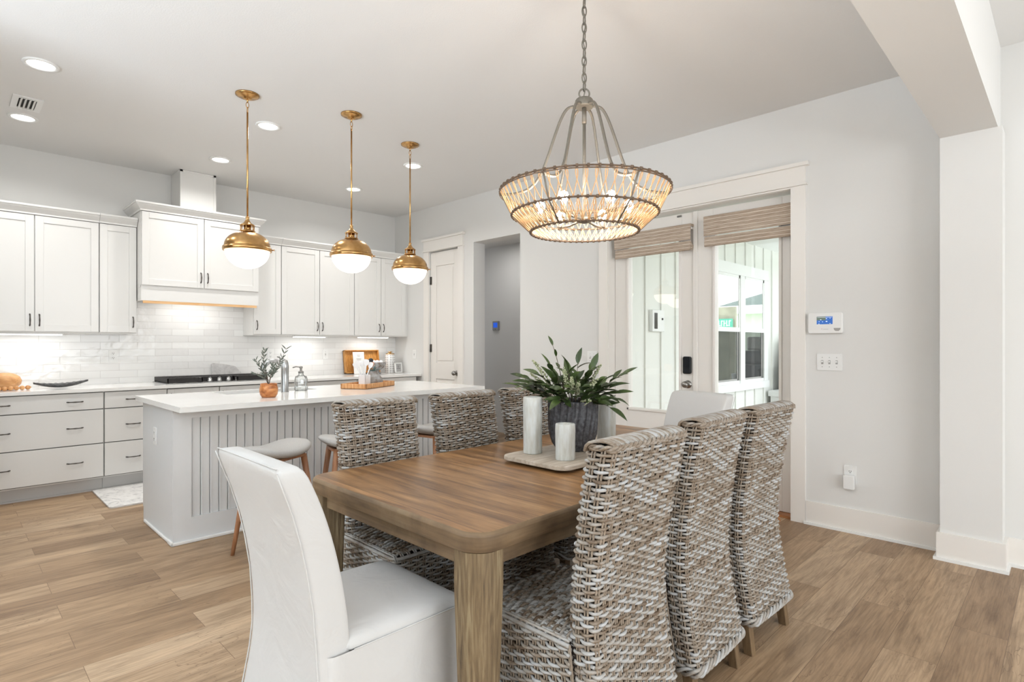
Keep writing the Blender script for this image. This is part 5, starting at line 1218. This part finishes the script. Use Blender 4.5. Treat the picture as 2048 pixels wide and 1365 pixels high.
    for ph in (0, 2 * PI / 3, 4 * PI / 3):
        L_ = upath(SB + 0.006, 0.0); k = np.arange(137); Nn = upath(SB, 0.01) - upath(SB, 0); Nn /= np.maximum(np.linalg.norm(Nn, axis=1, keepdims=True), 1e-9)
        P_ = L_ + Nn * (0.004 + 0.008 * np.cos(k * 2 * PI / 16 + ph))[:, None]; P_[:, 2] += 0.012 * np.sin(k * 2 * PI / 16 + ph); st.tube(P_, 0.0068, 6)
    # seat top: strands across, rolling over the side edges
    nr = int((SF - yi(SH) - 0.02) / 0.0128)
    for j in range(nr):
        y = yi(SH) + 0.012 + j * 0.0128; xs = np.linspace(-SW + 0.004, SW - 0.004, 53); k = np.arange(53)
        w_ = np.cos(PI * k / 4) * (-1) ** j; z = SH + 0.0055 * w_ - 0.006 * (np.abs(xs) / SW) ** 6
        pts = [(-SW - 0.004, y, SH - 0.022)] + [(a, y + 0.002 * math.sin(a * 20 + j), b_) for a, b_ in zip(xs, z)] + [(SW + 0.004, y, SH - 0.022)]
        st.tube(pts, 0.0058, 5)
    for x in np.linspace(-SW + 0.004, SW - 0.004, 53)[::4]:
        for dx in (-0.0045, 0.0045): st.tube([(x + dx, yi(SH), SH), (x + dx, SF - 0.01, SH), (x + dx, SF + 0.004, SH - 0.02)], 0.004, 5)
    L_ = upath(SH - 0.012, 0.004); st.tube(L_, 0.007, 6)
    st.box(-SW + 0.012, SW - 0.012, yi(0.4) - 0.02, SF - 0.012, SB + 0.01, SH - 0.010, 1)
    obj('seat', st, ['wicker', 'wickershade', 'wickerstake'], t)
    for sx in (-1, 1):
        for (yy, ys) in ((-0.205, -0.232), (0.225, 0.232)):
            mb = MB(); L = []
            for w_, x_, y_, z in ((0.036, sx * 0.186, ys, 0.0), (0.044, sx * 0.180, yy, 0.19)):
                L.append([(x_ - w_ / 2, y_ - w_ / 2, z), (x_ + w_ / 2, y_ - w_ / 2, z), (x_ + w_ / 2, y_ + w_ / 2, z), (x_ - w_ / 2, y_ + w_ / 2, z)])
            mb.loft(L, 0, False); obj('leg', mb, 'chairleg', t, bev=0.003)
    return t
GRP = 'woven rattan dining chairs'
near = [(1.470, 1.150, 0.0, 'grey-washed wicker chair on the near side, closest to the camera'), (2.060, 1.195, 0.03, 'grey-washed wicker chair in the middle of the near side of the table'), (2.575, 1.190, -0.02, 'grey-washed wicker chair on the near side, closest to the french doors')]
far = [(1.480, 2.175, PI, 'wicker chair across the table, first from the left'), (2.045, 2.185, PI + 0.02, 'wicker chair across the table, second from the left'), (2.56, 2.185, PI, 'wicker chair across the table, half behind the centrepiece greenery')]
ch0 = None
for x, y, rz, lb in near + far:
    if ch0 is None: ch0 = wicker_chair(lb, GRP); ch0.location = (x, y, 0); ch0.rotation_euler = (0, 0, rz)
    else: dup(ch0, (x, y, 0), rz, lb, GRP)

# ================================================================== SLIPCOVERED CHAIRS (local: faces +x, back at x<0)
def slip_chair(label, group):
    t = thing('slipcovered_chair', label, 'chair', (0, 0, 0), group)
    # backrest: outer x profile by height (local x = world x - 0.90)
    zs = [0.005, 0.08, 0.16, 0.25, 0.34, 0.42, 0.50, 0.60, 0.70, 0.78, 0.86, 0.93, 0.975, 0.992]
    xo = [-0.268, -0.257, -0.240, -0.222, -0.208, -0.202, -0.205, -0.212, -0.228, -0.245, -0.268, -0.294, -0.310, -0.312]
    th = [0.09, 0.09, 0.09, 0.095, 0.10, 0.105, 0.105, 0.102, 0.098, 0.094, 0.090, 0.085, 0.078, 0.060]
    mb = MB(); L = []
    for z, x_, h in zip(zs, xo, th):
        hwid = 0.222 + 0.006 * math.sin(z * 7) + 0.026 * max(0, 1 - z / 0.45); ins_ = 0.008 if z > 0.985 else 0.0
        L.append([(a, b_, z - 0.0) for a, b_ in rrect(x_ + ins_, x_ + h - ins_, -hwid + ins_, hwid - ins_, 0.016, 3)])
    mb.loft(L, 0, True); o = obj('backrest', mb, 'linen', t, sub=1)
    # piping
    mb = MB()
    for sy in (-1, 1):
        mb.tube([(x_ + 0.001, sy * (0.221 + 0.006 * math.sin(z * 7) + 0.026 * max(0, 1 - z / 0.45)), z) for z, x_ in zip(zs[:-1], xo[:-1])], 0.0022, 6)
    mb.tube([(xo[-2] + 0.004, -0.215 + 0.43 * i / 10, 0.985) for i in range(11)], 0.0022, 6)
    obj('piping', mb, 'linen', o)
    # seat
    mb = MB(); X0, X1 = -0.13, 0.315; Yh = 0.232
    L = []
    for z, d in ((0.44, 0.0), (0.462, 0.0), (0.480, 0.006), (0.494, 0.022), (0.502, 0.06), (0.505, 0.11)):
        L.append([(a, b_, z + 0.004 * math.cos((a + 0.1) * 5) - (0.010 if a > 0.28 else 0)) for a, b_ in rrect(X0 + d * 0.3, X1 - d, -Yh + d, Yh - d, 0.035, 4)])
    mb.loft(L, 0, True); obj('seat_cushion', mb, 'linen', t, sub=1)
    mb = MB(); mb.tube([(-0.10, -Yh - 0.001, 0.462)] + [(a, b_, 0.462) for a, b_ in sorted(rrect(X0, X1 + 0.002, -Yh - 0.002, Yh + 0.002, 0.036, 4), key=lambda p_: math.atan2(p_[1], p_[0] + 0.02)) if a > 0.2] + [(-0.10, Yh + 0.001, 0.462)], 0.0020, 6); obj('seam', mb, 'linen', t)
    # skirt with soft folds
    mb = MB(); n = 120; L = []
    for z in np.linspace(0.006, 0.462, 12):
        f = 1 - z / 0.462; ring = []
        P_ = rrect(-0.185 - 0.055 * f ** 1.5, X1 + 0.002 + 0.012 * f, -Yh - 0.001 - 0.02 * f, Yh + 0.001 + 0.02 * f, 0.036, 5); P_ = np.array(P_ + [P_[0]]); sg = np.linalg.norm(np.diff(P_, axis=0), axis=1); cs = np.concatenate([[0], np.cumsum(sg)])
        s_ = np.arange(n) / n * cs[-1]; X = np.interp(s_, cs, P_[:, 0]); Y = np.interp(s_, cs, P_[:, 1])
        for k in range(n):
            cx_, cy_ = X[k] - 0.05, Y[k]; l_ = math.hypot(cx_, cy_); am = 0.010 * f * (math.sin(k * 0.42 + 0.8) * 0.6 + math.sin(k * 0.17 + 2) * 0.7 + 0.3 * math.sin(k * 0.9))
            am += 0.006 * f * math.sin(z * 14 + k * 0.1)
            ring.append((X[k] + cx_ / l_ * am, Y[k] + cy_ / l_ * am, z))
        L.append(ring)
    mb.loft(L, 0, True, False); o = obj('skirt', mb, 'linen', t)
    for sx, sy in ((-0.17, -0.19), (-0.17, 0.19), (0.27, -0.19), (0.27, 0.19)):
        obj('leg', MB().lathe([(0.015, 0.0), (0.02, 0.2), (0.022, 0.44)], (sx, sy, 0), 12), 'chairleg', t)
    return t
s0 = slip_chair('white slipcovered chair at the near left end of the table', 'white slipcovered end chairs'); s0.location = (0.895, 1.632, 0)
dup(s0, (3.215, 1.775, 0), PI - 0.22, 'white slipcovered chair at the far end of the table near the french doors')

# ================================================================== STOOLS
def stool(label, group):
    t = thing('saddle_stool', label, 'stool', (0, 0, 0), group)
    mb = MB(); nx = 14; L = []
    for i in range(nx + 1):
        f = i / nx * 2 - 1; x = 0.225 * f; hy = 0.170 * math.sqrt(max(0.0, 1 - abs(f) ** 3.2)) * 0.92 + 0.012; zc = 0.615 + 0.045 * abs(f) ** 2.0; thk = 0.036 * (1 - abs(f) ** 6) + 0.006
        ring = []
        for q in range(16):
            a = 2 * PI * q / 16; ca, sa = math.cos(a), math.sin(a)
            ring.append((x, hy * (abs(ca) ** 0.75) * (1 if ca > 0 else -1), zc + thk * (abs(sa) ** 0.75) * (1 if sa > 0 else -1) * (1.0 if sa > 0 else 0.8)))
        L.append(ring)
    mb.loft(L, 0, True); obj('seat', mb, 'fabricgrey', t, sub=1)
    mb = MB(); mb.prism(rrect(-0.15, 0.15, -0.12, 0.12, 0.05, 6), 0.575, 0.592, 0); obj('seat_base', mb, 'stoolleg', t)
    fe = []
    for sx in (-1, 1):
        for sy in (-1, 1):
            a = (sx * 0.125, sy * 0.10, 0.585); b_ = (sx * 0.195, sy * 0.165, 0.0)
            mb = MB(); mb.tube([b_, tuple((p + 3 * q) / 4 for p, q in zip(a, b_)), tuple((p + q) / 2 for p, q in zip(a, b_)), a], [0.012, 0.0145, 0.017, 0.020], 12); obj('leg', mb, 'stoolleg', t)
    def at_(sx, sy, z): f = z / 0.585; return (sx * (0.195 - 0.07 * f), sy * (0.165 - 0.065 * f), z)
    for sx in (-1, 1): obj('stretcher', MB().tube([at_(sx, -1, 0.21), at_(sx, 1, 0.21)], 0.008, 8), 'stoolleg', t)
    for sy in (-1, 1): obj('stretcher', MB().tube([at_(-1, sy, 0.25), at_(1, sy, 0.25)], 0.008, 8), 'stoolleg', t)
    return t
SG = 'grey upholstered saddle stools at the island'
s1 = stool('grey saddle stool at the left end of the island, behind the white chair', SG); s1.location = (1.50, 3.60, 0); s1.rotation_euler = (0, 0, math.radians(24))
dup(s1, (2.02, 3.60, 0), math.radians(-14), 'grey saddle stool in the middle of the island front, wooden legs showing')
dup(s1, (2.78, 3.62, 0), math.radians(12), 'grey saddle stool seen in the gap between two far wicker chairs')

# ================================================================== ROMAN SHADES
def shade(y0, y1, z0, z1, label):
    t = thing('roman_shade', label, 'window shade', (4.47, (y0 + y1) / 2, z1), 'woven roman shades on the french doors')
    xb = 4.506
    mb = MB(); mb.prism([(4.436, z1 - 0.004), (4.446, z1), (xb, z1), (xb, z1 - 0.02), (4.452, z1 - 0.02), (4.446, z0 + 0.085), (4.440, z0 + 0.085)], y0, y1, 0, lambda x, z, y: (x, y, z)); obj('valance', mb, 'shade', t)
    mb = MB()
    for k in range(5):
        zt = z0 + 0.075 - k * 0.008; zb_ = z0 + 0.0 + k * 0.006; xx = 4.448 + k * 0.011
        mb.prism([(xx, zt), (xx + 0.004, zt + 0.004), (xx + 0.010, zt), (xx + 0.008, zb_), (xx + 0.004, zb_ - 0.004), (xx - 0.004, zb_ + 0.002)], y0 + 0.003, y1 - 0.003, 0, lambda x, z, y: (x, y, z))
    obj('folds', mb, 'shade', t)
    obj('headrail', B(4.475, 4.512, y0 + 0.01, y1 - 0.01, z1 - 0.04, z1 - 0.002), 'white', t)
    return t
shade(2.292, 3.055, 2.100, 2.322, 'beige woven roman shade gathered on the left french door')
t = shade(1.488, 2.172, 2.110, 2.358, 'beige woven roman shade gathered on the right french door')
mb = MB()
for (ya, yb_, ze) in ((1.512, 1.500, 1.02), (1.506, 1.490, 1.10)): mb.tube([(4.500, ya, 2.12), (4.502, ya, 1.8), (4.500, (ya + yb_) / 2 + 0.004, 1.4), (4.498, yb_, ze)], 0.0014, 5)
obj('pull_cord', mb, 'greyslot', t)

# ================================================================== PORCH OUTSIDE
YP = 3.30
mb = MB(); mb.box(4.6, 12.0, -6.0, YP + 0.1, -0.10, -0.02); struct('porch_floor', mb, 'concrete', 'concrete porch floor outside the french doors', 'porch floor')
mb = MB(); mb.box(4.6, 12.0, YP, YP + 0.05, -0.02, 2.9)
x = 4.72
while x < 12.0: mb.box(x - 0.022, x + 0.022, YP - 0.018, YP, -0.02, 2.74); x += 0.33
struct('wall_porch', mb, 'siding', 'white board-and-batten porch wall seen through the doors', 'wall')
struct('ceiling_porch', B(4.6, 11.0, 0.4, YP, 2.74, 2.84), 'porch', 'white porch ceiling seen through the right door', 'ceiling')
# double window in the porch wall
mb = MB(); wx0, wx1, wz0, wz1 = 6.98, 8.68, 0.70, 2.28
def pbox(a, b_, c, d, o=0.04): mb.box(a, b_, YP - o, YP - 0.0, c, d)
pbox(6.90, 8.76, 2.25, 2.40, 0.05); pbox(6.90, 7.06, 0.74, 2.25); pbox(8.61, 8.76, 0.74, 2.25); pbox(7.76, 7.91, 0.74, 2.25, 0.045); pbox(6.90, 8.76, 0.66, 0.76, 0.06)
for a, b_ in ((7.06, 7.76), (7.91, 8.61)):
    pbox(a, b_, 1.47, 1.53, 0.038); pbox(a, a + 0.035, 1.53, 2.25, 0.036); pbox(b_ - 0.035, b_, 1.53, 2.25, 0.036); pbox(a, b_, 2.21, 2.25, 0.036); pbox(a, b_, 0.76, 0.80, 0.032)
wo = struct('window_1', mb, 'porch', 'white double window in the porch wall', 'window')
for a, b_ in ((7.06, 7.76), (7.91, 8.61)):
    obj('upper_pane', B(a + 0.03, b_ - 0.03, YP - 0.030, YP - 0.026, 1.53, 2.21), 'winglass', wo)
    obj('lower_screen', B(a + 0.01, b_ - 0.01, YP - 0.022, YP - 0.018, 0.80, 1.47), 'winscreen', wo)
    obj('screen_frame', B(b_ - 0.075, b_ - 0.055, YP - 0.028, YP - 0.022, 0.80, 1.47).box(a + 0.01, b_ - 0.055, YP - 0.028, YP - 0.022, 0.80, 0.825), 'greyslot', wo)
# box and outlet on the porch wall
t = thing('porch_control_box', 'white control box with dark display on the porch wall', 'control box', (5.55, YP, 1.56))
obj('housing', B(5.45, 5.70, YP - 0.05, YP - 0.001, 1.44, 1.68), 'porch', t, bev=0.006)
obj('display', B(5.485, 5.545, YP - 0.054, YP - 0.05, 1.47, 1.645), 'black', t)
obj('knob', MB().tube([(5.65, YP - 0.05, 1.58), (5.65, YP - 0.058, 1.58)], 0.012, 10), 'slot', t)
plate('wall_outlet', 'grey outlet low on the porch wall behind the left glass', 'outlet', (5.50, YP - 0.001, 0.52), 'y', 'outlet', 0.08, 0.13)
# outdoor grill and kitchen ledge at the end of the porch
mb = B(8.80, 11.4, 2.55, 3.24, -0.02, 0.52); mb.box(8.76, 11.4, 2.50, 3.26, 0.52, 0.60)
tag(obj('porch_ledge', mb, 'porch', loc=(9.8, 2.9, 0)), 'white low cabinet ledge at the porch end', 'outdoor cabinet')
t = thing('outdoor_grill', 'dark blue and steel outdoor cooker on the porch ledge', 'grill', (9.30, 3.0, 0.60))
obj('base', B(8.98, 9.85, 2.75, 3.12, 0.601, 0.98), 'grill', t, bev=0.02); obj('lid', B(9.05, 9.80, 2.78, 3.10, 0.985, 1.20), 'grill', t, bev=0.04)
obj('top', B(9.12, 9.70, 2.82, 3.06, 1.205, 1.42), 'grillsteel', t, bev=0.03); obj('handle', MB().tube([(9.02, 2.76, 1.08), (9.02, 2.72, 1.08), (9.02, 2.72, 0.9)], 0.015, 8), 'grillsteel', t)
mb = MB().lathe([(0.05, 0), (0.06, 0.10), (0.072, 0.22)], (9.10, 2.66, 0.601), 20); tag(obj('white_cup', mb, 'porch', loc=(9.10, 2.66, 0.601)), 'white cup in front of the outdoor cooker', 'cup')
# neighbour's house, seen mirrored in the porch window
t = thing('neighbour_house', 'neighbouring house with hip roof, mirrored in the porch window', 'house', (24.5, 1.0, 0))
obj('wall', B(21.5, 29.0, -2.6, 8.0, -0.2, 2.55), 'neighbour', t)
mb = MB(); e = [(21.0, -3.2), (29.6, -3.2), (29.6, 8.6), (21.0, 8.6)]
mb.add([(x_, y_, 2.75) for x_, y_ in e] + [(25.3, 1.0, 4.5), (25.3, 4.4, 4.5)], [(0, 1, 4), (1, 2, 5, 4), (2, 3, 5), (3, 0, 4, 5), (3, 2, 1, 0)]); obj('roof', mb, 'blackroof', t)
obj('fascia', B(20.95, 29.65, -3.25, 8.65, 2.45, 2.74), 'porch', t)
tag(obj('garden_fence', B(17.0, 17.1, -9.0, -0.75, -0.1, 2.45), 'fence', loc=(17, -4, 0)), 'brown fence beyond the porch', 'fence')
t = thing('teal_banner', 'teal banner with pale lettering, mirrored in the porch window', 'banner', (16.9, -1.1, 1.9))
obj('cloth', B(16.88, 16.92, -1.42, -0.80, 1.80, 2.08), 'teal', t)
mb = MB(); 
for k in range(7): 
    y_ = -1.39 + k * 0.082; mb.box(16.865, 16.879, y_, y_ + 0.018, 1.85, 2.03); mb.box(16.865, 16.879, y_ + 0.018, y_ + 0.055, 2.0 - 0.07 * (k % 3), 2.025 - 0.07 * (k % 3))
obj('lettering', mb, 'porch', t)
mb = B(-60, 80, -60, 3.2, -0.3, -0.12); tag(obj('ground', mb, 'neighbour', loc=(0, 0, -0.12)), 'pale ground outside', 'ground')['kind'] = 'structure'
